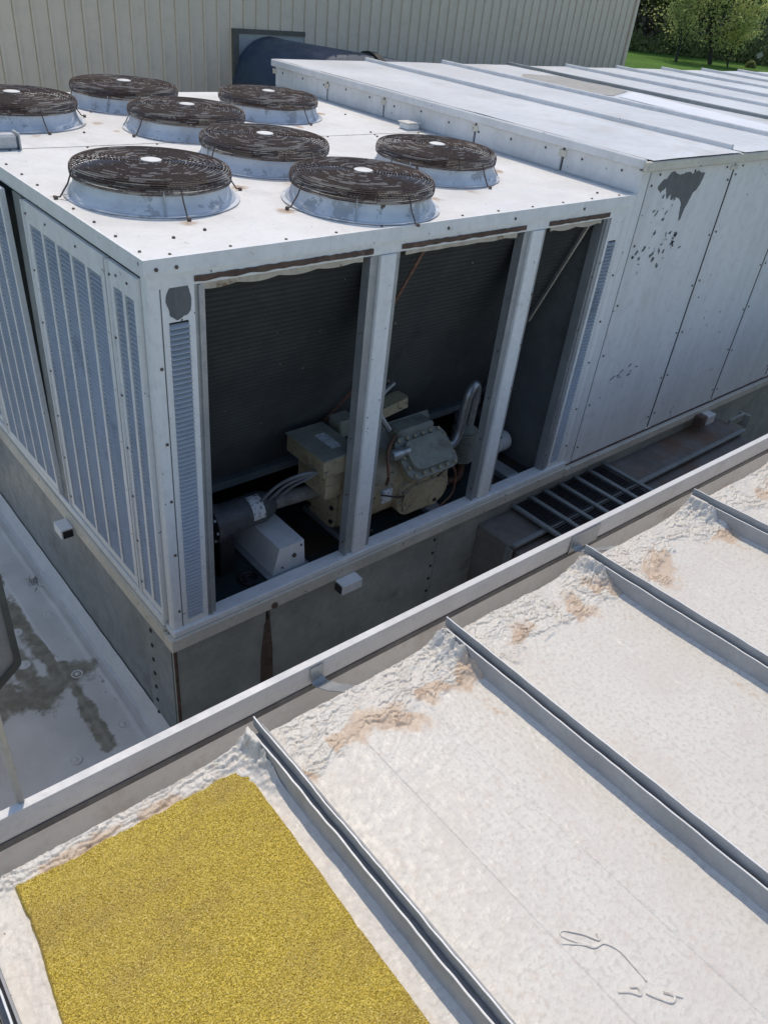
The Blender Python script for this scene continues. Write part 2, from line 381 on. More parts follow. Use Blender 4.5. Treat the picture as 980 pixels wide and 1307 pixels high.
def shade(o, ang=40):
    me = o.data
    me.polygons.foreach_set('use_smooth', [True] * len(me.polygons))
    try: me.set_sharp_from_angle(angle=math.radians(ang))
    except Exception: pass
def thing(name, label, cat, loc, group=None):
    o = bpy.data.objects.new(name, None); o.empty_display_size = 0.1; col.objects.link(o)
    o.location = loc; ORG[o] = Vector(loc); o['label'] = label; o['category'] = cat
    if group: o['group'] = group
    return o
def tag(o, label, cat, group=None):
    o['label'] = label; o['category'] = cat
    if group: o['group'] = group
    return o
def dup(o, parent=None, loc=None):
    c = o.copy(); col.objects.link(c); c.parent = parent
    if loc is not None: c.location = loc
    ORG[c] = (ORG[parent] if parent else Vector((0, 0, 0))) + Vector(c.location)
    for ch in list(o.children): dup(ch, c)
    return c
def grid_obj(name, xs, ys, zfun, mat, parent=None, attrs=None, smooth=True):
    X, Y = np.meshgrid(xs, ys); Z = zfun(X, Y)
    nx, ny = len(xs), len(ys)
    co = np.stack([X, Y, Z], -1).reshape(-1, 3)
    idx = np.arange(nx * ny).reshape(ny, nx)
    q = np.stack([idx[:-1, :-1], idx[:-1, 1:], idx[1:, 1:], idx[1:, :-1]], -1).reshape(-1, 4)
    me = bpy.data.meshes.new(name)
    me.vertices.add(len(co)); me.vertices.foreach_set('co', co.ravel())
    me.loops.add(q.size); me.loops.foreach_set('vertex_index', q.ravel().astype(np.int32))
    me.polygons.add(len(q)); me.polygons.foreach_set('loop_start', np.arange(0, q.size, 4, dtype=np.int32))
    me.update(calc_edges=True)
    if smooth: me.polygons.foreach_set('use_smooth', np.ones(len(q), bool))
    if attrs:
        for k, fn in attrs.items():
            a = me.attributes.new(k, 'FLOAT', 'POINT'); a.data.foreach_set('value', fn(X, Y).ravel().astype(np.float32))
    me.validate()
    me.materials.append(M[mat]); o = bpy.data.objects.new(name, me); col.objects.link(o)
    if parent: o.parent = parent
    ORG[o] = ORG[parent] if parent else Vector((0, 0, 0))
    return o
def rrect(w, h, r, n=5):
    pts = []
    for cx, cy, a0 in ((w / 2 - r, h / 2 - r, 0), (-w / 2 + r, h / 2 - r, 90), (-w / 2 + r, -h / 2 + r, 180), (w / 2 - r, -h / 2 + r, 270)):
        for k in range(n + 1):
            a = math.radians(a0 + 90 * k / n); pts.append((cx + r * math.cos(a), cy + r * math.sin(a)))
    return pts
def bez(p, n=14):
    """smooth curve through points (Catmull-Rom)"""
    p = [Vector(q) for q in p]; p = [p[0] * 2 - p[1]] + p + [p[-1] * 2 - p[-2]]; out = []
    for i in range(1, len(p) - 2):
        for k in range(n):
            t = k / n
            out.append(0.5 * ((2 * p[i]) + (p[i + 1] - p[i - 1]) * t + (2 * p[i - 1] - 5 * p[i] + 4 * p[i + 1] - p[i + 2]) * t * t + (3 * p[i] - p[i - 1] - 3 * p[i + 1] + p[i + 2]) * t ** 3))
    out.append(p[-2]); return out

# ================================================================== SETTING
GZ = -7.0
LZ = -2.95
g = MB(); g.add([(-900, -900, GZ), (1500, -900, GZ), (1500, 1500, GZ), (-900, 1500, GZ)], [(0, 1, 2, 3)])
g = g.build('ground', 'grass'); g['kind'] = 'structure'; g['label'] = 'mown green lawn running to the edge of the wood'

# lower flat roof: fine near the chiller's left side, with its own block below
def seg_d(X, Y, a, b):
    ax, ay = a; bx, by = b; dx, dy = bx - ax, by - ay
    t = np.clip(((X - ax) * dx + (Y - ay) * dy) / (dx * dx + dy * dy), 0, 1)
    return np.hypot(X - ax - t * dx, Y - ay - t * dy)
def lr_stain(X, Y):
    s = np.zeros_like(X)
    for a, b, w in (((-0.20, 0.96), (-0.42, 0.95), .09), ((-0.42, 0.93), (-1.05, 1.02), .15), ((-0.335, 1.0), (-0.40, 1.8), .075),
                    ((-0.315, 0.86), (-0.33, 0.30), .045), ((-0.42, 1.85), (-0.9, 1.95), .09), ((-0.62, 1.2), (-0.80, 1.7), .10), ((-0.5, 1.0), (-0.55, 1.35), .09)):
        s = np.maximum(s, 1.10 - seg_d(X, Y, a, b) / w * 0.62)
    s = np.maximum(s, 0.45 * np.exp(-((X + 0.335) / 0.02) ** 2)); s = np.maximum(s, 0.38 * np.exp(-((X + 0.15) / 0.015) ** 2))
    s = s * (1 - 0.65 * sstep(-0.325, -0.315, X) * sstep(1.08, 1.12, Y)) + 0.22 * fbm(X * 2.2, Y * 2.2, 14)
    return np.clip(s + 0.25 * fbm(X * 5, Y * 5, 4), 0, 1.2)
def lr_z(X, Y):
    z = LZ + 0.004 * fbm(X * 2, Y * 2, 9)
    lap = 0.006 * sstep(-0.325, -0.318, X) + 0.009 * np.exp(-((X + 0.13 - 0.01 * perlin(Y * 2, Y * 0, 2)) / 0.012) ** 2)
    bump_ = 0.012 * np.exp(-((X + 0.10) / 0.05) ** 2) * (0.6 + perlin(X * 6, Y * 6, 5))
    return z + lap + bump_
lr = grid_obj('lower_roof', np.concatenate([np.linspace(-6, -1.5, 12), np.arange(-1.48, 0.1, 0.012)]),
              np.concatenate([np.linspace(-1.45, -0.2, 10), np.arange(-0.18, 3.9, 0.015), np.linspace(4, 6.0, 8)]), lr_z, 'membrane', attrs={'stain': lr_stain})
lr['kind'] = 'structure'; lr['label'] = 'grey membrane flat roof with dark ponding stains beside the chiller'
MB().box(-6, 14, -1.45, 6.0, GZ, LZ - 0.06).build('roof_block', 'stone_wall', lr)
MB().box(0.07, 14, -1.44, 5.98, LZ - 0.058, LZ - 0.02).build('roof_deck', 'galv_dark', lr)
plate0 = None
for i, (x, y) in enumerate(((-0.523, .32), (-.193, .398), (-.181, .695), (-.189, 1.274), (-.433, 1.522), (-.187, 1.581), (-.256, .941), (-.494, 1.206), (-.20, 2.3), (-.45, 2.2))):
    if plate0 is None:
        mb = MB(); mb.lathe([(0.042, -0.004), (0.040, 0.005), (0.032, 0.008), (0.024, 0.005), (0.016, 0.006), (0.012, 0.010), (0.004, 0.011)], (0, 0, 0), n=20)
        plate0 = mb.build('fastener_plate', 'membrane', lr, at=(x, y, LZ), smooth=True)
    else: dup(plate0, lr, (x, y, LZ))

# ---------------------------------------------------------------- back building
bw = thing('metal_building', 'taupe ribbed metal building behind the fans with a framed wall opening', 'building', (4, 6.0, LZ))
YW = 6.0; XW0, XW1, ZW1 = -5.98, 11.53, 1.75
core = MB().box(XW0, XW1 - 0.01, YW + 0.03, YW + 4, LZ, ZW1).build('wall', 'siding', bw)
pitch = 0.166
prof = [(0.0, 0.012), (0.004, -0.010), (0.026, -0.010), (0.031, 0.010), (0.162, 0.010)]
poly = [(p[0], p[1]) for p in prof] + [(0.162, 0.026), (0.0, 0.026)]
p0 = None; k = 0; x = XW0
while x < XW1 - 0.1:
    loc = (x, YW, LZ)
    if p0 is None:
        mb = MB(); mb.prism(poly, 0, ZW1 - LZ, 'z'); p0 = mb.build('siding_panel', 'siding', bw, at=loc)
    else: dup(p0, bw, (Vector(loc) - ORG[bw]))
    x += pitch
MB().box(XW1 - 0.06, XW1 + 0.004, YW - 0.02, YW + 0.028, LZ, ZW1).build('corner_trim', 'siding', bw)
MB().box(XW1 - 0.008, XW1, YW + 0.029, YW + 4, LZ, ZW1).build('side_wall', 'siding', bw)
# opening frame
fr = MB(); fr.box(3.98, 4.05, YW - 0.06, YW - 0.012, -1.2, 0.26).box(4.051, 4.95, YW - 0.06, YW - 0.012, 0.215, 0.26)
fr.build('opening_frame', 'olive', bw)
MB().box(4.051, 4.95, YW - 0.03, YW - 0.013, -1.2, 0.214).build('opening_plate', 'alu', bw)
# round duct from the wall
rd = thing('round_duct', 'dark blue wrapped round duct coming out of the building wall', 'duct', (4.6, 5.6, -0.6))
mb = MB(); mb.tube(bez([(4.48, YW - 0.04, -0.31), (4.50, 5.66, -0.31), (4.80, 5.38, -0.33), (5.5, 5.20, -0.39), (6.1, 5.10, -0.46)], 6), 0.51, 28)
mb.build('duct_body', 'bluepipe', rd, smooth=True)
mb = MB()
for q, t in (((5.30, 5.25, -0.37), (1, -0.15, -0.1)),):
    pts = [Vector(q), Vector(q) + Vector(t).normalized() * 0.10]; mb.tube(pts, 0.54, 28)
mb.build('collar', 'black', rd, smooth=True)

# ================================================================== CHILLER
W, D, H = 3.20, 3.62, 2.06
ch = thing('chiller', 'weathered white rooftop chiller with eight rusty fans and open front bays', 'chiller', (0, 0, -2.06))
ch_top = MB()
FANS = [(.462, .85), (1.378, .41), (2.304, .85), (1.378, 1.30), (1.378, 2.20), (1.378, 3.10), (.462, 2.66), (2.304, 2.68)]
def ts_stain(X, Y):
    X = X + ORG[ch].x; Y = Y + ORG[ch].y; s_ = np.zeros_like(X); rs_ = np.random.RandomState(8)
    for fx, fy in FANS:
        d = np.hypot(X - fx, Y - fy)
        s_ = np.maximum(s_, 0.34 * np.exp(-((d - 0.40) / 0.035) ** 2))
        for k in range(4):
            a = k * math.pi / 2 - 0.12 + rs_.uniform(-.2, .2); bx, by = fx + .46 * math.cos(a), fy + .46 * math.sin(a)
            s_ = np.maximum(s_, rs_.uniform(.45, 1.0) * np.exp(-(((X - bx) / 0.05) ** 2 + ((Y - by + .02) / 0.06) ** 2)))
    s_ = np.maximum(s_, 0.5 * np.exp(-(np.minimum(np.abs(Y - 1.89), np.minimum(X + 0.01, Y + 0.01)) / 0.018) ** 2) * (0.4 + fbm(X * 4, Y * 4, 6, 3)))
    return np.clip(s_, 0, 1)
for y0, y1, zz in ((-0.012, 1.886, 0.0), (1.894, D, 0.0005)):
    t_ = grid_obj('top_sheet', np.linspace(-0.012, W, 130) - ORG[ch].x, np.linspace(y0, y1, 80) - ORG[ch].y, lambda X, Y, zz=zz: zz + 0.0009 * fbm(X * 2.5, Y * 2.5, 3, 2) - ORG[ch].z, 'top_sheet', ch, attrs={'stain': ts_stain})
    MB().box(-0.0115, W - 0.001, y0 + 0.001, y1 - 0.001, -0.012, -0.0025).build('sheet_core', 'white_top', t_)
MB().box(0.0, W - 0.01, 1.884, 1.896, -0.03, -0.006).build('sheet_joint', 'blackgap', ch)
# raised edge lips
MB().box(-0.016, -0.006, -0.016, D, -0.058, 0.006).build('edge_fascia', 'white', ch)
MB().box(-0.0055, W, -0.016, -0.006, -0.058, 0.006).build('edge_fascia', 'white', ch)
# header band below fascia
MB().box(0.0, W, -0.004, 0.03, -0.118, -0.014).build('header', 'white', ch)
MB().box(-0.004, 0.03, 0.032, D, -0.075, -0.014).build('header', 'white', ch)
# corner posts
MB().cbox(-0.003, 0.052, -0.003, 0.052, -1.95, -0.06, 0.006).build('corner_post', 'white', ch)
# louvre plates on the front
def front_louvre(x0, x1, name='louvre_plate'):
    mb = MB(); sx0 = x0 + (x1 - x0) * .18; sx1 = x1 - (x1 - x0) * .2; z0, z1 = -1.885, -0.262
    mb.box(x0, sx0, -0.002, 0.006, -1.945, -0.09).box(sx1, x1, -0.002, 0.006, -1.945, -0.09)
    mb.box(sx0, sx1, -0.002, 0.006, -1.945, z0).box(sx0, sx1, -0.002, 0.006, z1, -0.09)
    p = mb.build(name, 'white', ch)
    s = MB(); z = z0
    while z < z1 - 0.01:
        s.add([(sx0, -0.009, z), (sx1, -0.009, z), (sx1, 0.012, z + 0.012), (sx0, 0.012, z + 0.012),
               (sx0, -0.009, z - 0.003), (sx1, -0.009, z - 0.003), (sx1, 0.012, z + 0.009), (sx0, 0.012, z + 0.009)],
              [(0, 1, 2, 3), (4, 7, 6, 5), (0, 4, 5, 1), (1, 5, 6, 2), (2, 6, 7, 3), (3, 7, 4, 0)])
        z += 0.0225
    s.build('louvre_slats', 'slat', p, kind='stuff')
    return p
fl1 = front_louvre(0.056, 0.2); fl2 = front_louvre(3.03, 3.165)
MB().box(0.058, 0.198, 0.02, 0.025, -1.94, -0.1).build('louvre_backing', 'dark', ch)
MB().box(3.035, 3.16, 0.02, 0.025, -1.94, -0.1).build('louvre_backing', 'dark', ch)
MB().cbox(3.168, 3.232, -0.006, 0.04, -1.95, -0.0, 0.005).build('corner_post', 'white', ch)
# peeled paint patch
def blob(cx, cz, rx, rz, seed, n=46, amp=0.22, rot=0.0):
    out = []
    for k in range(n):
        a = 2 * math.pi * k / n
        r = 1 + amp * float(perlin(np.cos(a) * 1.6 + seed, np.sin(a) * 1.6, seed)) + 0.06 * float(perlin(np.cos(a) * 7 + seed, np.sin(a) * 7, seed + 2))
        ex = rx * r * math.copysign(abs(math.cos(a)) ** 0.8, math.cos(a)); ez = rz * r * math.copysign(abs(math.sin(a)) ** 0.8, math.sin(a))
        out.append((cx + ex * math.cos(rot) - ez * math.sin(rot), cz + ex * math.sin(rot) + ez * math.cos(rot)))
    return out
MB().prism(blob(0.129, -0.172, 0.052, 0.078, 3, amp=.15), -0.0032, -0.0025, 'y').build('bare_patch', 'primer', ch)
# jambs and mullions (aluminium channel posts)
def mullion(x0, x1):
    mb = MB(); w = x1 - x0
    a = x0 + w * .30; b = x1 - w * .20
    mb.cbox(a, b, -0.010, 0.05, -1.93, -0.122, 0.004)
    p = mb.build('mullion', 'white', ch)
    f = MB(); f.box(x0, a - 0.001, 0.012, 0.02, -1.93, -0.125).box(x0, x0 + 0.008, 0.021, 0.06, -1.93, -0.125).box(x0 - 0.002, x0 + 0.012, 0.0, 0.0115, -1.93, -0.125)
    f.box(b + 0.001, x1, 0.012, 0.02, -1.93, -0.125).box(x1 - 0.008, x1, 0.021, 0.06, -1.93, -0.125)
    f.build('flange', 'alu', p)
mullion(1.125, 1.32); mullion(2.225, 2.425)
for x0, x1 in ((0.202, 0.25), (2.965, 3.028)):
    mb = MB(); mb.box(x0, x1, 0.004, 0.014, -1.93, -0.122).box(x1 - 0.012 if x0 < 1 else x0, x1 if x0 < 1 else x0 + 0.012, 0.0145, 0.07, -1.93, -0.122)
    mb.box(x0 + 0.016, x0 + 0.024, -0.008, 0.0035, -1.93, -0.122)
    mb.build('jamb', 'alu', ch)
# rusty header flanges and torn gasket
for i, (x0, x1) in enumerate(((0.20, 1.13), (1.31, 2.22), (2.42, 2.99))):
    pts = []; n = 60
    for k in range(n + 1):
        x = x0 + (x1 - x0) * k / n; pts.append((x, -0.107 + 0.005 * float(perlin(x * 14, 0.3, i))))
    for k in range(n, -1, -1):
        x = x0 + (x1 - x0) * k / n; pts.append((x, -0.083 + 0.003 * float(perlin(x * 30, 2.3, i))))
    MB().prism(pts, -0.010, -0.0045, 'y').build('rusty_flange', 'rust', ch)
    pts = []
    for k in range(n + 1):
        x = x0 + .05 + (x1 - x0 - .09) * k / n; pts.append((x, -0.143 - 0.012 * abs(math.sin((x - x0) * 15 + i)) * (0.6 + 0.4 * math.sin(x * 3))))
    pts += [(x1 - .04, -0.119), (x0 + .05, -0.119)]
    MB().prism(pts, 0.014, 0.022, 'y').build('gasket_strip', 'gasket', ch)
# sill and base trim
sill = MB(); sill.cbox(-0.012, 3.24, -0.022, 0.07, -1.972, -1.932, 0.004)
sill.build('sill', 'white', ch)
MB().cbox(-0.035, W + 0.03, -0.035, 0.06, -2.06, -1.974, 0.005).build('base_rail', 'beige', ch)
MB().cbox(-0.034, 0.05, 0.0605, D, -2.06, -1.955, 0.005).build('base_rail', 'beige', ch)
MB().cbox(-0.022, 0.05, 0.0715, D, -1.953, -1.90, 0.005).build('sill', 'white', ch)
for x, y, sx, sy in ((1.115, -0.075, .075, .04), (-0.075, 1.30, .04, .06), (-0.075, 2.62, .04, .06)):
    mb = MB()
    c = (x - sx, x + sx, y - sy, y + sy, -2.125, -2.055) if sx > sy else (x - sx, x + sx, y - sy, y + sy, -2.10, -2.03)
    mb.cbox(*c, 0.004); p = mb.build('lifting_lug', 'white', ch)
    if sx > sy: MB().box(x - sx - 0.012, x - sx - 0.001, y - 0.028, y + 0.028, -2.115, -2.065).build('lug_opening', 'black', p)
    else: MB().box(x - 0.03, x + 0.03, y - sy - 0.008, y - sy - 0.001, -2.09, -2.04).build('lug_opening', 'black', p)

# louvred side panels (left face)
def side_panel(w, h, ncol, marg, at, name='louvre_panel'):
    """local: y across (0..w), z up (0..h), outer face -x"""
    mb = MB(); bar = 0.024
    sw = (w - 2 * marg - (ncol - 1) * bar) / ncol; zb, zt = 0.045, h - 0.10
    t0, t1 = -0.014, 0.004
    mb.box(t0, t1, 0, w, 0, zb).box(t0, t1, 0, w, zt, h)
    mb.box(t0, t1, 0, marg, zb, zt).box(t0, t1, w - marg, w, zb, zt)
    # folded outer rim
    mb.box(t0 - 0.010, t0, 0, 0.012, 0, h).box(t0 - 0.010, t0, w - 0.012, w, 0, h)
    for k in range(ncol - 1):
        y = marg + sw * (k + 1) + bar * k; mb.box(t0, t1, y, y + bar, zb, zt)
    p = mb.build(name, 'white', ch, at=at)
    s = MB()
    for k in range(ncol):
        y0 = marg + k * (sw + bar); y1 = y0 + sw; z = zb
        while z < zt - 0.008:
            s.add([(-0.011, y0, z), (-0.011, y1, z), (0.010, y1, z + 0.012), (0.010, y0, z + 0.012),
                   (-0.011, y0, z - 0.0025), (-0.011, y1, z - 0.0025), (0.010, y1, z + 0.0095), (0.010, y0, z + 0.0095)],
                  [(0, 1, 2, 3), (4, 7, 6, 5), (0, 4, 5, 1), (1, 5, 6, 2), (2, 6, 7, 3), (3, 7, 4, 0)])
            z += 0.0225
    so_ = s.build('louvre_slats', 'slat', p, at=at, kind='stuff')
    sc = MB()
    for yy, zz in [(y, z) for y in (marg * .45, w - marg * .45) for z in np.linspace(0.08, h - 0.06, 7)] + [(w * .33, h - .045), (w * .7, h - .045)]:
        sc.lathe([(0.006, 0), (0.006, -0.003), (0.004, -0.005)], (t0 - 0.0003, yy, zz), 'x', 8)
    sc.build('screws', 'screw', p, at=at, kind='stuff')
    return p
PH = 1.80
side_panel(0.272, PH + 0.005, 2, 0.042, (0.0, 0.058, -1.893))
wide = side_panel(0.93, PH, 5, 0.06, (0.0, 0.345, -1.888))
loc0 = Vector(wide.location)
p2 = dup(wide, ch, loc0 + V(-0.012, 1.055, 0.01)); p2.rotation_euler = (math.radians(-1.5), math.radians(-0.8), 0); p2['label'] = 'louvred side panel hanging crooked and leaning out'
p3 = dup(wide, ch, loc0 + V(0, 2.06, 0.005)); p3.rotation_euler = (math.radians(-0.5), 0, 0)
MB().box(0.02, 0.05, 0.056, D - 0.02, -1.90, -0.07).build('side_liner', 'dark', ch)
MB().cbox(-0.003, 0.05, 3.36, D, -1.90, -0.07, 0.005).build('side_plate', 'white', ch)
MB().box(-0.010, 0.0195, 1.288, 1.41, -1.89, -0.08).build('inner_post', 'galv', ch)
MB().cbox(0.0, W, D - 0.03, D + 0.004, -2.05, -0.013, 0.003).build('rear_wall', 'white', ch)
MB().box(3.175, 3.20, 0.05, D - 0.04, -2.0, -0.013).build('side_wall', 'white', ch)
# interior
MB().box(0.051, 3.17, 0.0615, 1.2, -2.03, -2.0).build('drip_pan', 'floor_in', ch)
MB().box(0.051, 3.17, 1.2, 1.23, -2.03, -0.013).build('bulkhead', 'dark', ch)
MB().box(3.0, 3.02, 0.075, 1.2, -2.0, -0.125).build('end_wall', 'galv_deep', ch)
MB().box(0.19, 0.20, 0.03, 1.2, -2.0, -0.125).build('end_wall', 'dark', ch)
# slanted coils (two, one either side of a divider)
def coil(x0, x1):
    a = Vector((0, 0.05, -0.135)); b = Vector((0, 0.64, -1.56)); d = b - a; nrm = Vector((0, d.z, -d.y)).normalized()
    nr = 100; vs = []; fs = []
    for i in range(nr + 1):
        t = i / nr; off = 0.008 * (1 if i % 2 else -1)
        p = a + d * t + nrm * off; vs += [(x0, p.y, p.z), (x1, p.y, p.z)]
    for i in range(nr): fs.append((2 * i, 2 * i + 1, 2 * i + 3, 2 * i + 2))
    # back skin
    o = len(vs)
    for p in (a - nrm * 0.08, b - nrm * 0.08): vs += [(x0, p.y, p.z), (x1, p.y, p.z)]
    fs += [(o, o + 2, o + 3, o + 1), (0, 1, o + 1, o), (2 * nr, o + 2, o + 3, 2 * nr + 1)]
    mb = MB(); mb.add(vs, fs); c = mb.build('coil', 'coil', ch)
    e = MB()
    q = b + nrm * 0.004
    e.box(x0, x1, q.y - 0.05, q.y + 0.03, q.z - 0.05, q.z + 0.0)
    e.build('coil_tray', 'galv_deep', c)
coil(0.215, 1.745); coil(1.7455, 2.84)
mb = MB(); n1 = Vector((0, -1.425, -0.59)).normalized()
mb.add([(2.835, 0.022, -0.125), (2.868, 0.022, -0.125), (2.868, 0.612, -1.56), (2.835, 0.612, -1.56),
        (2.835, 0.09, -0.125), (2.868, 0.09, -0.125), (2.868, 0.70, -1.56), (2.835, 0.70, -1.56)],
       [(0, 1, 2, 3), (4, 7, 6, 5), (0, 4, 5, 1), (1, 5, 6, 2), (2, 6, 7, 3), (3, 7, 4, 0)])
cr = mb.build('coil_end_rail', 'iron', ch)
mb = MB(); mb.add([(2.858, 0.016, -0.125), (2.869, 0.016, -0.125), (2.869, 0.32, -0.87), (2.858, 0.32, -0.87), (2.858, 0.0215, -0.125), (2.869, 0.0215, -0.125), (2.869, 0.3255, -0.87), (2.858, 0.3255, -0.87)], [(0, 1, 2, 3), (4, 7, 6, 5), (0, 4, 5, 1), (1, 5, 6, 2), (2, 6, 7, 3), (3, 7, 4, 0)])
mb.build('rail_edge', 'gasket', cr)
MB().tube([(1.50, 0.03, -0.14), (1.28, 0.10, -0.60)], 0.009, 6).build('brace_rod', 'copper', ch)
MB().tube([(1.50, 0.355, -0.95), (1.17, 0.585, -1.5)], 0.009, 6).build('brace_rod', 'copper', ch)
# screws over top and front
sc = MB(); rr = random.Random(4)
for y in np.arange(0.1, D, 0.21): sc.lathe([(0.007, 0), (0.007, 0.003), (0.004, 0.005)], (0.03 + rr.uniform(-.004, .004), y, 0.0015), 'z', 8)
for x in np.arange(0.12, W, 0.27): sc.lathe([(0.007, 0), (0.007, 0.003), (0.004, 0.005)], (x, 0.03 + rr.uniform(-.004, .004), 0.0005), 'z', 8)
for x in np.arange(0.15, W, 0.42): sc.lathe([(0.007, 0), (0.007, 0.003), (0.004, 0.005)], (x, 1.86, 0.0005), 'z', 8)
for k in range(26): sc.lathe([(0.008, 0), (0.008, 0.004), (0.005, 0.007)], (rr.uniform(.1, 3.1), rr.uniform(.05, 3.5), 0.0015), 'z', 8)
for x in (0.035, 0.225, 1.105, 1.335, 2.205, 2.42, 2.985, 3.2):
    for z in np.arange(-1.8, -0.15, 0.33): sc.lathe([(0.0075, 0), (0.0075, -0.004), (0.005, -0.006)], (x, (-0.0035 if x in (0.035,) else 0.0115 if 0.3 < x < 2.9 else -0.007 if x > 3.1 else 0.0035), z + rr.uniform(-.03, .03)), 'y', 8)
for x in (0.035, 0.12, 1.6, 2.1, 2.7): sc.lathe([(0.008, 0), (0.008, -0.004), (0.005, -0.006)], (x, -0.0165, -0.034), 'y', 8)
sc.build('screws', 'screw', ch, kind='stuff')

# fans
def make_fan(at):
    mb = MB()
    mb.lathe([(0.445, 0.002), (0.445, 0.007), (0.424, 0.009), (0.418, 0.022), (0.400, 0.034), (0.390, 0.060), (0.387, 0.092), (0.380, 0.094), (0.376, 0.088), (0.380, 0.050), (0.392, 0.030), (0.392, 0.002)], (0, 0, 0), n=64, caps=False)
    mb.lathe([(0.396, 0.003), (0.396, 0.006), (0.02, 0.006)], (0, 0, 0), n=32)
    f = mb.build('fan', 'shroud', ch, at=at, smooth=True)
    bl = MB()
    for k in range(4):
        a = k * math.pi / 2 + .4
        c, s_ = math.cos(a), math.sin(a)
        def P(r, w, z): return (r * c - w * s_, r * s_ + w * c, z)
        bl.add([P(.05, -.05, .035), P(.35, -.13, .03), P(.35, .13, .075), P(.05, .05, .06), P(.05, -.05, .031), P(.35, -.13, .026), P(.35, .13, .071), P(.05, .05, .056)],
               [(0, 1, 2, 3), (4, 7, 6, 5), (0, 4, 5, 1), (1, 5, 6, 2), (2, 6, 7, 3), (3, 7, 4, 0)])
    bl.lathe([(0.08, 0.01), (0.08, 0.08), (0.06, 0.09)], (0, 0, 0), n=20)
    bl.build('fan_blades', 'black', f, at=at)
    disc = MB(); disc.lathe([(0.375, 0.0065), (0.375, 0.009)], (0, 0, 0), n=40); disc.build('fan_well', 'black', f, at=at)
    gr = MB(); R = 0.062
    while R < 0.352:
        gr.ring(R, 0.152 - 0.010 * (R / .36) ** 3, 0.0029, 56, 4); R += 0.0158
    for k, (R, z) in enumerate(((.365, .1435), (.380, .141), (.391, .136), (.397, .1285), (.400, .120), (.401, .1115), (.401, .103), (.400, .0945), (.398, .086))):
        gr.ring(R, z, 0.0032, 64, 4)
    for k in range(8):
        a = k * math.pi / 4 + .2
        gr.tube([(r * math.cos(a), r * math.sin(a), z) for r, z in ((.05, .1465), (.2, .1455), (.35, .138), (.391, .132), (.397, .118), (.396, .082))], 0.004, 5)
    go = gr.build('wire_grille', 'grille', f, at=at, smooth=True)
    vv = np.array(gr.v); Rr = np.hypot(vv[:, 0], vv[:, 1]); an = np.arctan2(vv[:, 1], vv[:, 0])
    wid = np.where(Rr < .372, np.round((Rr - .062) / .0158), 40 + np.round((.14 - vv[:, 2]) / .007))
    wv = fbm(np.cos(an) * 2.2 + wid * 3.1, np.sin(an) * 2.2 + wid * 1.7, 3, 4) + 0.35 * perlin(np.cos(an) * 1.3, np.sin(an) * 1.3, 9) + np.where(wid >= 40, 0.10, -0.12)
    at_ = go.data.attributes.new('flake', 'FLOAT', 'POINT'); at_.data.foreach_set('value', wv.astype(np.float32))
    cp = MB(); cp.lathe([(0.052, 0.147), (0.052, 0.157), (0.040, 0.160), (0.01, 0.160)], (0, 0, 0), n=24); cp.build('hub_cap', 'white_top', f, at=at, smooth=True)
    for k in range(4):
        a = k * math.pi / 2 - 0.12
        c, s_ = math.cos(a), math.sin(a)
        rd_ = MB(); rd_.tube([(.400 * c, .400 * s_, .118), (.425 * c, .425 * s_, .065), (.468 * c, .468 * s_, .010), (.49 * c, .49 * s_, .009)], 0.004, 6)
        rd_.lathe([(0.011, 0.002), (0.011, 0.011), (0.006, 0.015)], (.49 * c, .49 * s_, 0), n=8)
        rd_.build('tie_rod', 'screw', f, at=at)
    for k in range(3):
        a = k * 2.1 - 1.9; c, s_ = math.cos(a), math.sin(a)
        st = MB(); st.tube([(.398 * c, .398 * s_, .105), (.400 * c, .400 * s_, .06), (.420 * c, .420 * s_, .028), (.436 * c, .436 * s_, .010)], 0.0045, 5)
        st.build('shroud_strap', 'alu', f, at=at)
    return f
fans = [((.462, .85), 'front left fan, nearest the louvred corner'), ((1.378, .41), 'front fan nearest the front edge'), ((2.304, .85), 'front right fan beside the white housing wall'),
        ((1.378, 1.30), 'second fan of the middle row'), ((1.378, 2.20), 'third fan of the middle row'), ((1.378, 3.10), 'rearmost fan of the middle row'),
        ((.462, 2.66), 'left fan cut by the photo edge'), ((2.304, 2.68), 'rear right fan in front of the dark duct')]
f0 = None
for i, ((x, y), lab) in enumerate(fans):
    if f0 is None: f0 = make_fan((x, y, 0.0)); f0.scale = (0.91, 0.91, 1.0); o = f0
    else:
        o = dup(f0, ch, V(x, y, 0.001) - ORG[ch]); o.rotation_euler = (0, 0, (i * 1.3 % 0.4) + (i % 4) * math.pi / 2)
    o['label'] = lab

# conduit stub and small box on top
cs = thing('conduit_stub', 'short grey conduit box on the left top edge of the chiller', 'conduit', (0.08, 1.93, 0.0))
MB().cbox(-0.12, 0.205, 1.87, 1.95, 0.001, 0.075, 0.012).build('conduit_body', 'alu', cs)
MB().box(0.206, 0.214, 1.862, 1.958, 0.0015, 0.083).build('end_cap', 'alu', cs)
jb = thing('junction_box', 'small white junction box on chiller top beside housing wall', 'box', (3.1, 2.0, 0.0))
MB().cbox(3.07, 3.19, 1.96, 2.06, 0.001, 0.042, 0.006).build('box_body', 'white', jb)
MB().cbox(3.06, 3.20, 1.95, 2.07, 0.0425, 0.052, 0.004).build('box_lid', 'white_top', jb)

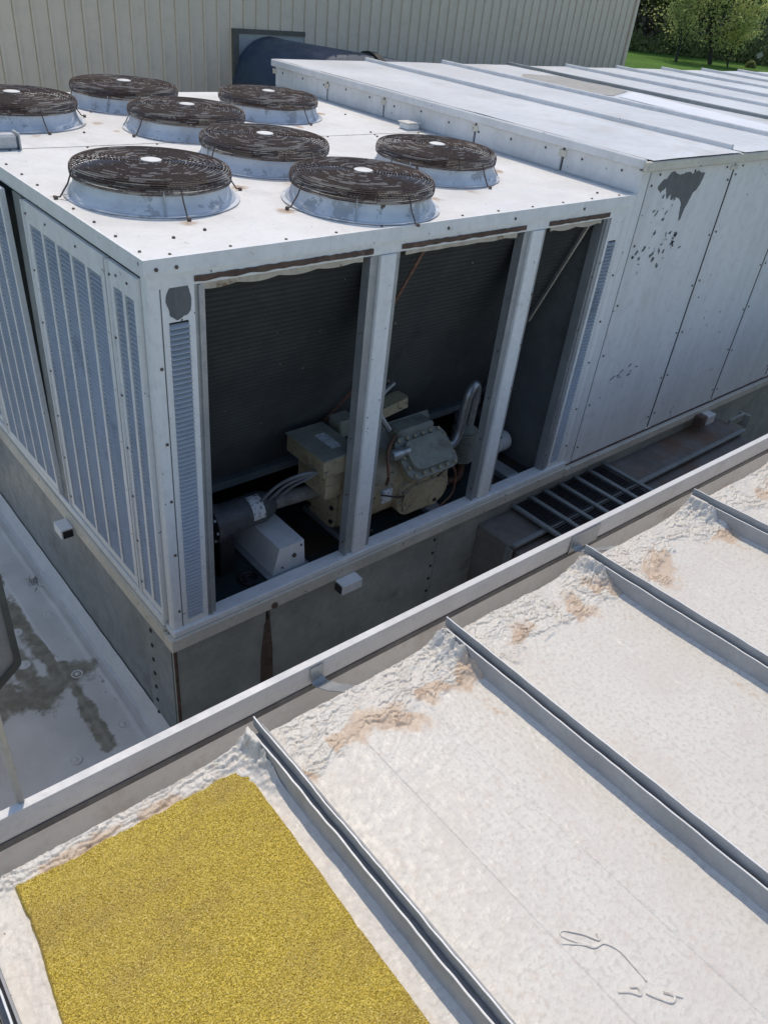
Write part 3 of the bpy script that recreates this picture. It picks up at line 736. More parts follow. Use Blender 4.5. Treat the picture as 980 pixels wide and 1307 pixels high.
# ---------------------------------------------------------------- machinery inside
cp = thing('compressor', 'tan grey compressor with bolted heads behind the front posts', 'compressor', (1.75, 0.30, -2.0))
CX, CY, CZ = 1.75, 0.30, -1.70
mb = MB()
mb.lathe([(0.10, 1.17), (0.185, 1.18), (0.195, 1.20), (0.195, 1.44), (0.205, 1.46), (0.205, 1.52), (0.205, 1.56), (0.207, 1.66), (0.207, 1.98), (0.195, 2.05), (0.15, 2.10), (0.08, 2.11)], (0, CY, CZ), 'x', 28)
mb.build('crankcase', 'comp', cp, smooth=True)
# vee cylinder bank tilted to the front
nv = Vector((0, -0.62, 0.785)); uv = Vector((0, 0.785, 0.62)); ux = Vector((1, 0, 0))
bc = Vector((1.85, CY, CZ - 0.005))
mb = MB(); mb.plate(bc + nv * 0.08, ux, uv, nv, rrect(0.40, 0.27, 0.05), 0.17); mb.build('cylinder_bank', 'comp', cp, smooth=True)
mb = MB(); mb.plate(bc + nv * 0.251, ux, uv, nv, rrect(0.43, 0.29, 0.07), 0.022)
mb.plate(bc + nv * 0.274, ux, uv, nv, rrect(0.34, 0.20, 0.06), 0.035)
hd = mb.build('cylinder_head', 'comp_grey', cp, smooth=True)
def bolts(mb, c, ux, uy, n, poly, r=0.012, h=0.014):
    for p in poly:
        q = Vector(c) + Vector(ux) * p[0] + Vector(uy) * p[1]
        mb.tube([q, q + Vector(n) * h], r, 6)
hexp = [(x, y) for x in (-.17, -.10, -.035, .035, .10, .17) for y in (-.122, .122)] + [(s * .192, y) for s in (-1, 1) for y in (-.06, 0.01, .07)]
mb = MB(); bolts(mb, bc + nv * 0.273, ux, uv, nv, hexp, 0.013, 0.016); mb.build('head_bolts', 'comp', hd, kind='stuff')
nb_ = Vector((0, 0.62, 0.785)); ub = Vector((0, -0.785, 0.62))
mb = MB(); mb.plate(bc + nb_ * 0.10, ux, ub, nb_, rrect(0.48, 0.26, 0.05), 0.17); mb.plate(bc + nb_ * 0.271, ux, ub, nb_, rrect(0.50, 0.29, 0.06), 0.05)
mb.build('cylinder_head', 'comp_grey', cp, smooth=True)
mb = MB(); mb.cbox(1.70, 2.01, CY - 0.06, CY + 0.08, -1.47, -1.36, 0.02); mb.build('top_manifold', 'comp_grey', cp)
# sump cover on the front
ny = Vector((0, -1, 0)); uz = Vector((0, 0, 1))
mb = MB(); mb.plate((1.80, CY - 0.16, -1.745), ux, uz, ny, rrect(0.44, 0.25, 0.11), 0.075)
mb.plate((1.80, CY - 0.236, -1.745), ux, uz, ny, rrect(0.38, 0.19, 0.09), 0.02)
mb.lathe([(0.04, CY - 0.257), (0.04, CY - 0.275), (0.02, CY - 0.276)], (1.87, 0, -1.80), 'y', 16)
sp = mb.build('sump_cover', 'comp', cp, smooth=True)
mb = MB(); bolts(mb, (1.80, CY - 0.235, -1.745), ux, uz, ny, [(0.205 * math.cos(a), 0.108 * math.sin(a)) for a in np.arange(0, 6.2, .63)], 0.011, 0.012); mb.build('cover_bolts', 'comp_grey', sp, kind='stuff')
MB().lathe([(0.014, CY - 0.277), (0.014, CY - 0.285)], (1.87, 0, -1.80), 'y', 10).build('sight_glass', 'black', sp)
mb = MB(); mb.plate((1.178, CY, CZ), (0, 1, 0), uz, (-1, 0, 0), rrect(0.30, 0.30, 0.06), 0.02); me_ = mb.build('motor_end_plate', 'comp', cp, smooth=True)
mb = MB(); bolts(mb, (1.157, CY, CZ), (0, 1, 0), uz, (-1, 0, 0), [(-.11, .11), (-.11, 0), (-.11, -.1), (.11, .11), (.11, -.1)], 0.016, 0.012); mb.build('end_bolts', 'black', me_, kind='stuff')
MB().cbox(1.18, 1.44, CY - 0.19, CY + 0.1, -1.84, -1.50, 0.03).build('motor_foot_casting', 'comp', cp)
# terminal box on top
tb = MB(); tb.cbox(0.985, 1.235, 0.075, 0.44, -1.37, -1.262, 0.006); tbo = tb.build('terminal_box', 'comp', cp)
MB().cbox(0.978, 1.242, 0.068, 0.447, -1.2615, -1.25, 0.003).build('box_lid', 'comp_grey', tbo)
MB().box(1.10, 1.17, 0.16, 0.33, -1.2495, -1.2485).build('sticker', 'sticker', tbo)
MB().cbox(1.04, 1.28, 0.11, 0.40, -1.56, -1.3705, 0.01).build('terminal_neck', 'comp', tbo)
MB().cbox(1.29, 1.42, 0.33, 0.45, -1.33, -1.22, 0.008).build('relay_box', 'comp_grey', cp)
mb = MB(); mb.plate((1.70, 0.38, -1.27), (0.99, 0, 0.14), (0, 1, 0), (-0.14, 0, 0.99), rrect(0.27, 0.11, 0.02), 0.07); mb.build('upper_box', 'comp', cp)
mb = MB(); mb.lathe([(0.034, 1.56), (0.036, 1.57), (0.036, 1.64), (0.028, 1.65), (0.028, 1.70)], (0, 0.15, -1.44), 'x', 16); mb.build('service_cap', 'foil', cp, smooth=True)
mb = MB(); mb.tube(bez([(1.42, 0.05, -1.62), (1.6, 0.055, -1.70), (1.75, 0.058, -1.70), (1.95, 0.065, -1.64), (2.10, 0.16, -1.60)], 6), 0.006, 6); mb.build('sensor_wire', 'black', cp)
for pts_, rr_, mt_ in (([(1.50, 0.10, -1.60), (1.47, 0.06, -1.50), (1.50, 0.12, -1.38), (1.62, 0.2, -1.33)], 0.010, 'copper'), ([(2.06, 0.18, -1.62), (2.14, 0.12, -1.72), (2.13, 0.10, -1.88), (2.02, 0.10, -1.96)], 0.008, 'copper'),
                       ([(1.22, 0.10, -1.60), (1.20, 0.06, -1.74), (1.24, 0.08, -1.90)], 0.008, 'black'), ([(1.66, 0.30, -1.36), (1.60, 0.34, -1.24), (1.66, 0.40, -1.16), (1.80, 0.46, -1.14)], 0.018, 'foil')):
    MB().tube(bez(pts_, 6), rr_, 7).build('connecting_line', mt_, cp, smooth=True)
MB().cbox(1.46, 1.54, CY - 0.222, CY - 0.20, -1.72, -1.63, 0.003).build('nameplate', 'sticker', cp)
for x in (1.30, 1.98):
    MB().cbox(x - 0.06, x + 0.06, -0.0 + 0.075, 0.60, -2.0 + 0.001, -1.955, 0.006).build('mounting_rail', 'alu', cp)
    MB().cbox(x - 0.045, x + 0.045, 0.13, 0.23, -1.954, -1.87, 0.008).build('mounting_foot', 'comp', cp)
for k in range(3):
    dz = 0.02 * k
    mb = MB(); mb.tube(bez([(1.00 + .01 * k, 0.13 + .01 * k, -1.36), (0.90 + .02 * k, 0.16, -1.355 - dz), (0.79 + .05 * k, 0.24, -1.44 - dz), (0.70 + .07 * k, 0.34, -1.62)], 8), 0.0095, 7)
    mb.build('power_cable', 'hose', cp, smooth=True)
# black suction filter with pipe
fl = thing('suction_filter', 'black cylinder with torn white sticker and pipe left of compressor', 'filter', (0.62, 0.38, -1.75))
mb = MB(); mb.lathe([(0.05, 0.42), (0.115, 0.425), (0.115, 0.47), (0.095, 0.475), (0.095, 0.76), (0.07, 0.82), (0.05, 0.84)], (0, 0.36, -1.64), 'x', 24); flb = mb.build('filter_shell', 'iron', fl, smooth=True)
mb = MB(); bolts(mb, (0.424, 0.36, -1.64), (0, 1, 0), uz, (-1, 0, 0), [(0.098 * math.cos(a), 0.098 * math.sin(a)) for a in np.arange(0, 6.2, .785)], 0.01, 0.012); mb.build('cover_bolts', 'alu', flb, kind='stuff')
vs = []; fs = []
for i in range(9):
    a = math.radians(175 + i * 12)
    for xx in (0.655, 0.735): vs.append((xx, 0.36 + 0.0965 * math.cos(a), -1.64 - 0.0965 * math.sin(a)))
for i in range(8): fs.append((2 * i, 2 * i + 1, 2 * i + 3, 2 * i + 2))
MB().add(vs, fs).build('sticker', 'sticker', fl)
mb = MB(); mb.tube([(0.82, 0.36, -1.64), (1.17, 0.34, -1.65)], 0.045, 16); mb.build('suction_pipe', 'pipe_tan', fl, smooth=True)
MB().cbox(0.45, 0.55, 0.30, 0.42, -1.999, -1.72, 0.006).build('stand', 'black', fl)
# white channel cover box
wb = thing('channel_cover', 'white sheet metal box lying on the chiller floor', 'cover', (0.82, 0.37, -2.0))
mb = MB(); A_ = [(0.70, 0.135, -1.985), (0.93, 0.135, -1.985), (0.905, 0.12, -1.79), (0.735, 0.12, -1.79)]; B_ = [(0.70, 0.62, -1.985), (0.93, 0.62, -1.985), (0.905, 0.62, -1.79), (0.735, 0.62, -1.79)]
mb.add(A_ + B_, [(0, 1, 2, 3), (7, 6, 5, 4), (0, 4, 5, 1), (1, 5, 6, 2), (2, 6, 7, 3), (3, 7, 4, 0)]); mb.build('cover_body', 'white', wb)
MB().box(0.66, 0.955, 0.11, 0.63, -1.998, -1.987).build('foot_flange', 'alu', wb)
mb = MB(); mb.lathe([(0.014, 0.125), (0.014, 0.116)], (0.84, 0, -1.88), 'y', 10); mb.lathe([(0.006, 0.125), (0.006, 0.118)], (0.76, 0, -1.94), 'y', 8); mb.lathe([(0.006, 0.12), (0.006, 0.112)], (0.885, 0, -1.82), 'y', 8); mb.build('cover_screws', 'screw', wb, kind='stuff')
rg = thing('rubber_ring', 'small black rubber ring lying on the drip pan', 'ring', (0.58, 0.2, -2.0))
mb = MB(); mb.ring(0.055, -1.99, 0.012, 24, 6, (0.58, 0.2)).ring(0.028, -1.992, 0.008, 18, 6, (0.58, 0.2)); mb.build('ring_body', 'black', rg, smooth=True)
# ribbed muffler with foil pipe
MU = -0.065
mu = thing('muffler', 'ribbed grey muffler with looping foil wrapped pipe right of compressor', 'muffler', (2.46, 0.30, -2.0))
prof = [(0.04, -1.825), (0.085, -1.815)]
for k in range(12): z = -1.805 + k * 0.019; prof += [(0.092, z), (0.086, z + 0.0095)]
prof += [(0.09, -1.57), (0.06, -1.55), (0.035, -1.54)]
mb = MB(); mb.lathe(prof, (2.47 + MU, 0.32, 0), 'z', 24); mb.build('muffler_body', 'comp_grey', mu, smooth=True)
mb = MB(); mb.tube(bez([(2.20, 0.28, -1.63), (2.265, 0.28, -1.62), (2.310, 0.29, -1.54), (2.330, 0.29, -1.36), (2.345, 0.29, -1.27), (2.395, 0.30, -1.225), (2.435, 0.31, -1.27), (2.445, 0.32, -1.38), (2.435, 0.32, -1.55)], 8), 0.034, 12); mb.build('foil_pipe', 'foil', mu, smooth=True)
mb = MB(); mb.tube(bez([(2.405, 0.32, -1.82), (2.405, 0.30, -1.90), (2.365, 0.28, -1.95), (2.26, 0.30, -1.955), (2.20, 0.34, -1.95)], 6), 0.03, 12); mb.build('outlet_pipe', 'copper', mu, smooth=True)
# white canister in the right bay
cn = thing('filter_drier', 'pale horizontal canister on black pipe in the right bay', 'canister', (2.85, 0.42, -2.0))
mb = MB(); mb.lathe([(0.03, 2.66), (0.075, 2.68), (0.08, 2.70), (0.08, 2.93), (0.072, 2.955), (0.03, 2.965)], (0, 0.38, -1.85), 'x', 22); mb.build('canister_body', 'white', cn, smooth=True)
mb = MB(); mb.tube([(2.55, 0.62, -1.66), (2.93, 0.60, -1.70)], 0.07, 16); mb.lathe([(0.09, 2.90), (0.10, 2.91), (0.10, 2.94), (0.07, 2.95)], (0, 0.60, -1.70), 'x', 18); mb.build('black_pipe', 'black', cn, smooth=True)
MB().cbox(2.70, 2.82, 0.09, 0.75, -1.999, -1.945, 0.005).build('support_rail', 'alu', cn)

# ================================================================== HOUSING (big white box right of chiller)
hs = thing('duct_housing', 'long white sheet metal housing with standing seam roof beside the chiller', 'housing', (3.24, 0, -2.06))
HX0, HX1, HY1, HZ = 3.262, 13.2, 4.02, 0.20
MB().box(HX0 + 0.03, HX1, 0.035, HY1 - 0.05, -2.06, HZ - 0.04).build('core', 'blackgap', hs)
MB().cbox(3.236, 3.322, -0.004, 0.034, -1.985, 0.135, 0.004).build('corner_strip', 'panel', hs)
x = 3.338; k = 0
while x < HX1:
    x1 = x + 1.022
    mb = MB(); mb.cbox(x, x1, 0.002, 0.034, -1.985, 0.132, 0.006); p = mb.build('wall_panel', 'panel', hs)
    sc = MB()
    for xx in (x + 0.035, x1 - 0.035):
        for z in np.linspace(-1.85, 0.03, 6): sc.lathe([(0.008, 0), (0.008, -0.004), (0.005, -0.006)], (xx, 0.0015, z + rr.uniform(-.02, .02)), 'y', 8)
    for xx in np.linspace(x + 0.1, x1 - 0.1, 3): sc.lathe([(0.008, 0), (0.008, -0.004), (0.005, -0.006)], (xx, 0.0015, 0.105), 'y', 8)
    sc.build('screws', 'screw', p, kind='stuff')
    MB().cbox(x1 - 0.035, x1 + 0.055, -0.006, 0.0015, -1.99, -1.955, 0.002).build('joint_clip', 'beige', p)
    MB().cbox(x1 - 0.05, x1 + 0.05, -0.005, 0.0015, 0.085, 0.112, 0.002).build('joint_clip', 'beige', p)
    if k == 0:
        out = [(3.449, .03), (3.50, .075), (3.53, .068), (3.555, .105), (3.60, .118), (3.64, .098), (3.70, .088), (3.735, .10), (3.80, .102), (3.83, .088), (3.885, .105), (3.93, .09), (3.985, .085), (3.975, .03), (3.94, -.02), (3.905, -.035),
               (3.885, -.09), (3.86, -.13), (3.85, -.20), (3.83, -.215), (3.81, -.16), (3.80, -.10), (3.745, -.06), (3.70, -.045), (3.66, -.065), (3.63, -.03), (3.60, -.055), (3.575, -.02), (3.55, .02), (3.50, -.005), (3.462, .01)]
        fine = []
        for a, b in zip(out, out[1:] + out[:1]):
            for t in (0, .33, .66):
                q = (a[0] + (b[0] - a[0]) * t, a[1] + (b[1] - a[1]) * t); fine.append((q[0] + 0.008 * float(perlin(q[0] * 40, q[1] * 40, 5)), q[1] + 0.008 * float(perlin(q[0] * 40, q[1] * 40, 8))))
        MB().prism(fine, 0.0006, 0.0016, 'y').build('bare_patch', 'primer', p)
        mb = MB(); r2 = random.Random(11)
        for _ in range(44):
            cx_, cz_ = r2.gauss(3.63, 0.17), r2.gauss(-0.40, 0.05)
            if _ > 28: cx_, cz_ = r2.gauss(3.56, .09), r2.gauss(-.08, .05)
            if _ > 38: cx_, cz_ = r2.gauss(3.84, .012), r2.gauss(-.30, .03)
            if not (x + .02 < cx_ < x1 - .02): continue
            s_ = r2.uniform(.004, .015)
            mb.prism(blob(cx_, cz_, s_ * r2.uniform(.8, 2.0), s_ * r2.uniform(.4, 1.1), r2.random() * 50, 14, .8, r2.uniform(0, 3.1)), 0.0004, 0.0015, 'y')
        for _ in range(9):
            cx_, cz_ = r2.gauss(3.72, .14), r2.gauss(-1.32, .05); mb.prism(blob(cx_, cz_, r2.uniform(.008, .03), r2.uniform(.003, .007), r2.random() * 50, 12, .6, r2.uniform(-.2, .7)), 0.0004, 0.0015, 'y')
        mb.build('paint_chips', 'primer', p, kind='stuff')
    MB().box(x1 + 0.0005, x1 + 0.0175, 0.004, 0.033, -1.95, 0.084).build('gap_shade_strip', 'blackgap', p)  # black strip set flush in the panel gap in place of its shade
    x = x1 + 0.018; k += 1
MB().cbox(3.236, HX1, -0.04, 0.034, -2.06, -1.987, 0.005).build('base_rail', 'beige', hs)
MB().box(3.3225, 3.3375, 0.004, 0.033, -1.95, 0.12).build('gap_shade_strip', 'blackgap', hs)  # same black stand-in for gap shade beside the corner strip
MB().box(3.26, HX1, -0.006, 0.0, -1.987, -1.972).build('rust_line', 'rust', hs)
# left wall above chiller top
ys = [0.02, 0.62, 1.43, 2.45, 3.2, 4.0]
for a, b in zip(ys[:-1], ys[1:]):
    MB().cbox(3.238, 3.262, a + 0.01, b - 0.01, 0.003, 0.148, 0.004).build('side_panel', 'panel', hs)
    MB().cbox(3.232, 3.2375, b - 0.03, b + 0.03, 0.09, 0.13, 0.002).build('joint_clip', 'beige', hs)
MB().box(3.236, 3.262, 0.03, 3.98, -1.98, 0.002).build('side_wall', 'panel', hs)
sc = MB()
for y in np.arange(0.15, 3.95, 0.31): sc.lathe([(0.0075, 0), (0.0075, -0.004), (0.005, -0.006)], (3.2372, y, 0.105 + rr.uniform(-.015, .02)), 'x', 8)
sc.build('screws', 'screw', hs, kind='stuff')
# roof: sheets and seams, eave and verge trims
MB().cbox(3.205, HX1, -0.045, -0.012, 0.14, 0.196, 0.005).build('eave_trim', 'beige', hs)
MB().cbox(3.205, 3.235, -0.0115, HY1, 0.15, 0.205, 0.006).build('verge_trim', 'panel', hs)
MB().box(3.24, HX1, -0.011, HY1, 0.15, 0.188).build('roof_deck', 'galv', hs)
xs_ = [3.236] + [4.34 + 1.05 * i for i in range(9)]
for i, (a, b) in enumerate(zip(xs_[:-1], xs_[1:])):
    nx = np.linspace(a + 0.016, b - 0.016, 22); nyv = np.linspace(-0.04, HY1 + 0.02, 60)
    s_ = grid_obj('roof_sheet', nx - ORG[hs].x, nyv - ORG[hs].y, lambda X, Y, i=i: HZ + 0.004 + 0.005 * fbm(X * 0.9, Y * 1.2, i) - ORG[hs].z, 'duct_roof', hs)
    if i:
        mb = MB(); mb.prism([(a - 0.018, HZ - 0.008), (a + 0.018, HZ - 0.008), (a + 0.013, HZ + 0.03), (a + 0.008, HZ + 0.036), (a - 0.008, HZ + 0.036), (a - 0.013, HZ + 0.03)], -0.042 if i > 1 else 0.05, HY1 + 0.03, 'y')
        mb.build('standing_seam', 'galv' if i in (3,) else 'panel', hs)
MB().prism([(5.50, 2.2), (5.72, 2.05), (6.30, 2.3), (6.38, 2.6), (6.30, 3.2), (5.9, 3.35), (5.6, 3.1), (5.46, 2.6)], HZ + 0.004, HZ + 0.0105, 'z').build('grey_patch', 'patch_grey', hs)
MB().prism([(5.5, 0.3), (5.95, 0.3), (6.32, 2.25), (5.75, 2.0)], HZ + 0.003, HZ + 0.0095, 'z').build('white_patch', 'patch_white', hs)

# ================================================================== CURB AND PIT
cb = thing('equipment_curb', 'galvanised sheet metal curb carrying the chiller', 'curb', (0.05, 0.05, LZ))
MB().box(0.0, 0.03, 0.33, D, -2.93, -2.062).build('curb_sheet', 'galv', cb)
MB().box(-0.006, 0.03, 0.05, 0.36, -2.93, -2.0625).build('curb_sheet', 'galv', cb)
MB().box(0.0, 0.58, 0.02, 0.049, -2.93, -2.063).build('curb_sheet', 'galv_dark', cb)
MB().box(0.61, 1.97, 0.02, 0.049, -2.93, -2.063).build('curb_sheet', 'galv_dark', cb)
MB().box(1.975, 13, 0.02, 0.049, -2.93, -2.063).build('curb_sheet', 'galv_dark', cb)
MB().box(0.05, 13, 0.05, 0.08, -2.93, -2.064).build('curb_core', 'rust', cb)
MB().prism([(0.545, -2.9), (0.55, -2.45), (0.572, -2.22), (0.592, -2.16), (0.608, -2.22), (0.628, -2.45), (0.64, -2.9)], 0.012, 0.0195, 'y').build('rust_streak', 'rust', cb)
MB().box(-0.006, 0.012, 0.012, 0.0195, -2.93, -2.07).build('rust_edge', 'rust', cb)
mb = MB()
for z in np.arange(-2.85, -2.1, 0.115): mb.lathe([(0.014, -0.006), (0.014, -0.010), (0.008, -0.014)], (0, 0.285, z), 'x', 8); mb.lathe([(0.011, 0.02), (0.011, 0.015), (0.006, 0.011)], (1.94, 0, z), 'y', 8)
mb.build('rivets', 'black', cb, kind='stuff')
mb = MB(); mb.lathe([(0.02, 0.0), (0.02, -0.044), (0.01, -0.045)], (0.60, 0, -2.035), 'y', 12); mb.build('drain_plug', 'rust', cb)
# sloped flashing along the curb foot
vs = []; fs = []; n = 90
for i in range(n + 1):
    y = 0.0 + 3.7 * i / n; w = 0.01 * float(perlin(y * 2.5, .3, 6)); w2 = 0.006 * float(perlin(y * 9, .3, 7))
    vs += [(-0.0075, y, -2.845 + w2), (-0.02 + w2, y, -2.86 + w2), (-0.062 + w, y, -2.928), (-0.085 + w, y, -2.935), (-0.086 + w, y, -2.952)]
for i in range(n):
    for j in range(4): fs.append((i * 5 + j, i * 5 + j + 1, (i + 1) * 5 + j + 1, (i + 1) * 5 + j))
o = MB().add(vs, fs).build('base_flashing', 'gutter', cb, smooth=True)

# low trunk in the pit, with grating
tr = thing('low_trunk', 'rust stained low metal trunk in the shaded pit before the housing', 'trunk', (2.4, -0.3, LZ))
MB().cbox(2.38, 5.62, -0.30, 0.0185, -2.93, -2.20, 0.008).build('trunk_body', 'rusty_steel', tr)
MB().cbox(2.42, 5.60, -0.75, -0.301, -2.93, -2.245, 0.008).build('lower_ledge', 'rusty_steel', tr)
MB().cbox(2.385, 5.61, -0.335, -0.295, -2.204, -2.175, 0.006).build('top_rib', 'galv', tr)
MB().cbox(2.36, 2.379, -0.33, -0.27, -2.93, -2.21, 0.004).build('corner_angle', 'galv', tr)
gt = thing('steel_grating', 'grey steel grating laid over the low trunk', 'grating', (2.73, -0.3, -2.17))
xb = [2.73, 2.93, 3.10, 3.28, 3.47, 3.65, 3.85]
for xx in xb: MB().cbox(xx - 0.018, xx + 0.018, -0.62, 0.015, -2.173, -2.148, 0.003).build('bearing_bar', 'galv', gt)
for a, b in zip(xb[:-1], xb[1:]):
    mb = MB()
    for y in np.arange(-0.60, 0.0, 0.021): mb.box(a + 0.02, b - 0.02, y, y + 0.006, -2.165, -2.158)
    for x in np.arange(a + 0.035, b - 0.03, 0.028): mb.box(x, x + 0.004, -0.60, 0.01, -2.170, -2.1655)
    mb.build('mesh_infill', 'black', gt, kind='stuff')
MB().box(2.75, 3.83, -0.35, -0.32, -2.1745, -2.1655).build('cross_bar', 'galv_dark', gt)
MB().box(2.74, 3.84, -0.61, -0.001, -2.198, -2.190).build('dark_tray', 'black', gt)
bk = thing('pipe_bracket', 'small rusty box bracket on the housing base rail', 'bracket', (5.25, -0.08, -2.1))
MB().cbox(5.20, 5.33, -0.13, -0.041, -2.12, -2.03, 0.006).build('bracket_box', 'gutter', bk)
MB().cbox(5.10, 5.199, -0.12, -0.041, -2.13, -2.02, 0.01).build('rusted_end', 'rust', bk)
bk2 = thing('angle_bracket', 'dark green angle bracket at the far end of the low trunk', 'bracket', (5.7, -0.1, -2.2))
MB().cbox(5.64, 5.90, -0.16, -0.13, -2.25, -2.17, 0.004).build('angle_leg', 'galv_dark', bk2)
MB().cbox(5.901, 5.93, -0.22, -0.10, -2.30, -2.17, 0.004).build('end_plate', 'galv_dark', bk2)

# ================================================================== FOREGROUND METAL ROOF
RA = -0.020; RP = -0.051
OR = Vector((0.0, -1.392, -1.092))
roof = MB(); roof.box(-4.2, 9.0, -5.0, -0.03, -0.10, -0.012)
roof = roof.build('metal_roof', 'galv')
roof.location = OR; roof.rotation_euler = (RP, 0, RA); roof['kind'] = 'structure'; roof['label'] = 'white coated standing seam metal roof in the foreground'
ORG[roof] = Vector((0, 0, 0))     # children of the roof are given in roof coordinates
seams = [-2.13, -1.292, -0.417, 0.424, 1.262, 2.125, 2.965, 3.81, 4.65, 5.49, 6.33, 7.17]
def make_pan(u0, u1, seed, fine):
    Wd = u1 - u0; du = 0.0027 if fine else 0.03
    xs = np.linspace(u0, u1, int(Wd / du))
    ys = np.concatenate([np.linspace(-4.6, -2.0, 40), np.arange(-1.98, -0.42, 0.020 if fine else 0.08), np.arange(-0.42, 0.0001, 0.0026 if fine else 0.02)])
    def common(X, Y):
        u = X - u0; zone = (0.060 + 0.012 * perlin(X * 5, X * 0, 3)) if u0 < -1.1 and u0 > -1.35 else 0.21 + 0.09 * perlin(X * 3.1, X * 0 + .5, seed) + 0.05 * perlin(X * 9, Y * 5, seed + 1)
        t = (Y + zone) / zone
        return u, t
    def z(X, Y):
        u, t = common(X, Y); dr = Wd - u
        wx = X + 0.035 * fbm(X * 9, Y * 9, seed + 15, 4); wy = Y + 0.020 * fbm(X * 16, Y * 16, seed + 16, 5)
        act = sstep(-0.10, 0.10, t + 0.22 * fbm(X * 12, Y * 12, seed + 2, 3))
        h = 0.012 * np.clip(t, 0, 1) * act
        for j, (fx, fy, amp, st_) in enumerate(((4.0, 14, 1.7, 0.0085), (8, 28, 1.6, 0.0048), (18, 52, 1.3, 0.0016))):
            q = amp * fbm(wx * fx + j * 5, wy * fy, seed + 30 + j, 4) + (2.0, 1.2, .6)[j] * t
            f_ = q - np.floor(q)
            cover = sstep(-0.30, 0.10, perlin(X * 5 * (j + 1), Y * 7 * (j + 1), seed + 40 + j)) if j else sstep(-0.45, -0.05, perlin(X * 4, Y * 6, seed + 44))
            h = h + act * cover * st_ * (sstep(0.0, 0.035, f_) - f_ * 0.95)
        h = h + act * 0.0005 * fbm(X * 60, Y * 60, seed + 5, 2)
        h += 0.0035 * fbm(X * 3, Y * 1.6, seed + 6, 2) + 0.0009 * fbm(X * 55, Y * 55, seed + 7, 2)
        for c in (0.34, 0.68): h -= 0.0030 * np.exp(-((u - Wd * c) / 0.005) ** 2) * sstep(0.1, -0.2, t)
        # coating swept up against the seams at the eave corner
        up = sstep(-0.27, -0.05, Y + 0.03 * perlin(X * 9, Y * 9, seed + 8))
        wr = 1 + 0.6 * fbm(X * 22, Y * 26, seed + 11, 3)
        h += 0.080 * np.exp(-np.clip(dr, 0, 1) / 0.050) * up * np.clip(wr, .55, 1.35) + 0.03 * np.exp(-u / 0.03) * up
        h += 0.010 * np.exp(-dr / 0.014) + 0.007 * np.exp(-u / 0.012)
        h -= 0.022 * sstep(-0.022, 0.0, Y) ** 2
        return np.minimum(h, 0.092)
    def st(X, Y):
        u, t = common(X, Y); dr = Wd - u
        s = 0.95 * np.exp(-((t - 0.12) / 0.42) ** 2) * sstep(-0.10, 0.35, fbm(X * 4.2, Y * 5, seed + 20, 3) + 0.12)
        s += 0.30 * np.exp(-((u - 0.035) / 0.03) ** 2) * (0.6 + fbm(X * 8, Y * 3, seed + 22, 3)) + 0.50 * np.exp(-((dr - 0.075) / 0.035) ** 2) * (0.6 + fbm(X * 8, Y * 4, seed + 23, 3))
        return np.clip(s, 0, 1.1)
    return grid_obj('roof_pan', xs, ys, z, 'coat', roof, attrs={'stain': st})
for i, (a, b) in enumerate(zip(seams[:-1], seams[1:])):
    make_pan(a + 0.041, b - 0.001, 3.3 * i + 1.0, 1 <= i <= 5)
    # coated seam: low left leg, slot darkened in colour for shade, taller right leg
for i, a in enumerate(seams):
    nseg = 120; ysl = np.concatenate([np.linspace(-4.6, -1.6, 30), np.linspace(-1.58, -0.002, 110)])
    def leg(u0_, u1_, h0, h1, name, mat, seed, end):
        vs = []; fs = []
        yy = ysl + end
        for k, y in enumerate(yy):
            w = 0.0022 * float(perlin(y * 7, seed, seed)) + 0.0012 * float(perlin(y * 23, seed, seed + 2))
            dz = 0.0015 * float(perlin(y * 9, seed + 3, seed))
            e = 1.0
            vs += [(a + u0_ - (0.006 if h0 < 0 else -0.002) + w, y, h0), (a + u0_ + w, y, h0 + (h1 - h0) * .25), (a + u0_ + w, y, h1 + dz - 0.0012), (a + u0_ + 0.0008 + w, y, h1 + dz), (a + u1_ - 0.0008 + w, y, h1 + dz), (a + u1_ + w, y, h1 + dz - 0.0012), (a + u1_ + w, y, h0)]
        n = len(yy)
        for k in range(n - 1):
            for j in range(6): fs.append((k * 7 + j, k * 7 + j + 1, (k + 1) * 7 + j + 1, (k + 1) * 7 + j))
        fs.append(tuple(range(7))); fs.append(tuple((n - 1) * 7 + j for j in range(6, -1, -1)))
        ob = MB().add(vs, fs).build(name, mat, roof)
        ob.data.materials.append(M['crest'])
        for p_ in ob.data.polygons:
            if p_.normal.z > 0.5: p_.material_index = 1  # upward faces take the painted-in sunlit white
        return ob
    s_ = leg(0.0, 0.0060, -0.006, 0.084, 'standing_seam', 'seam', i * 1.7, -0.025)
    c_ = leg(0.0225, 0.0275, 0.068, 0.114, 'seam_cap', 'seam', i * 2.3 + 5, 0.0)
    MB().box(a + 0.0345, a + 0.0405, -4.6, -0.03, -0.006, 0.098).build('seam_stem', 'seam_dark', roof)
    MB().box(a + 0.0075, a + 0.0335, -4.6, -0.03, -0.006, 0.064).build('seam_slot', 'seam_dark', roof)
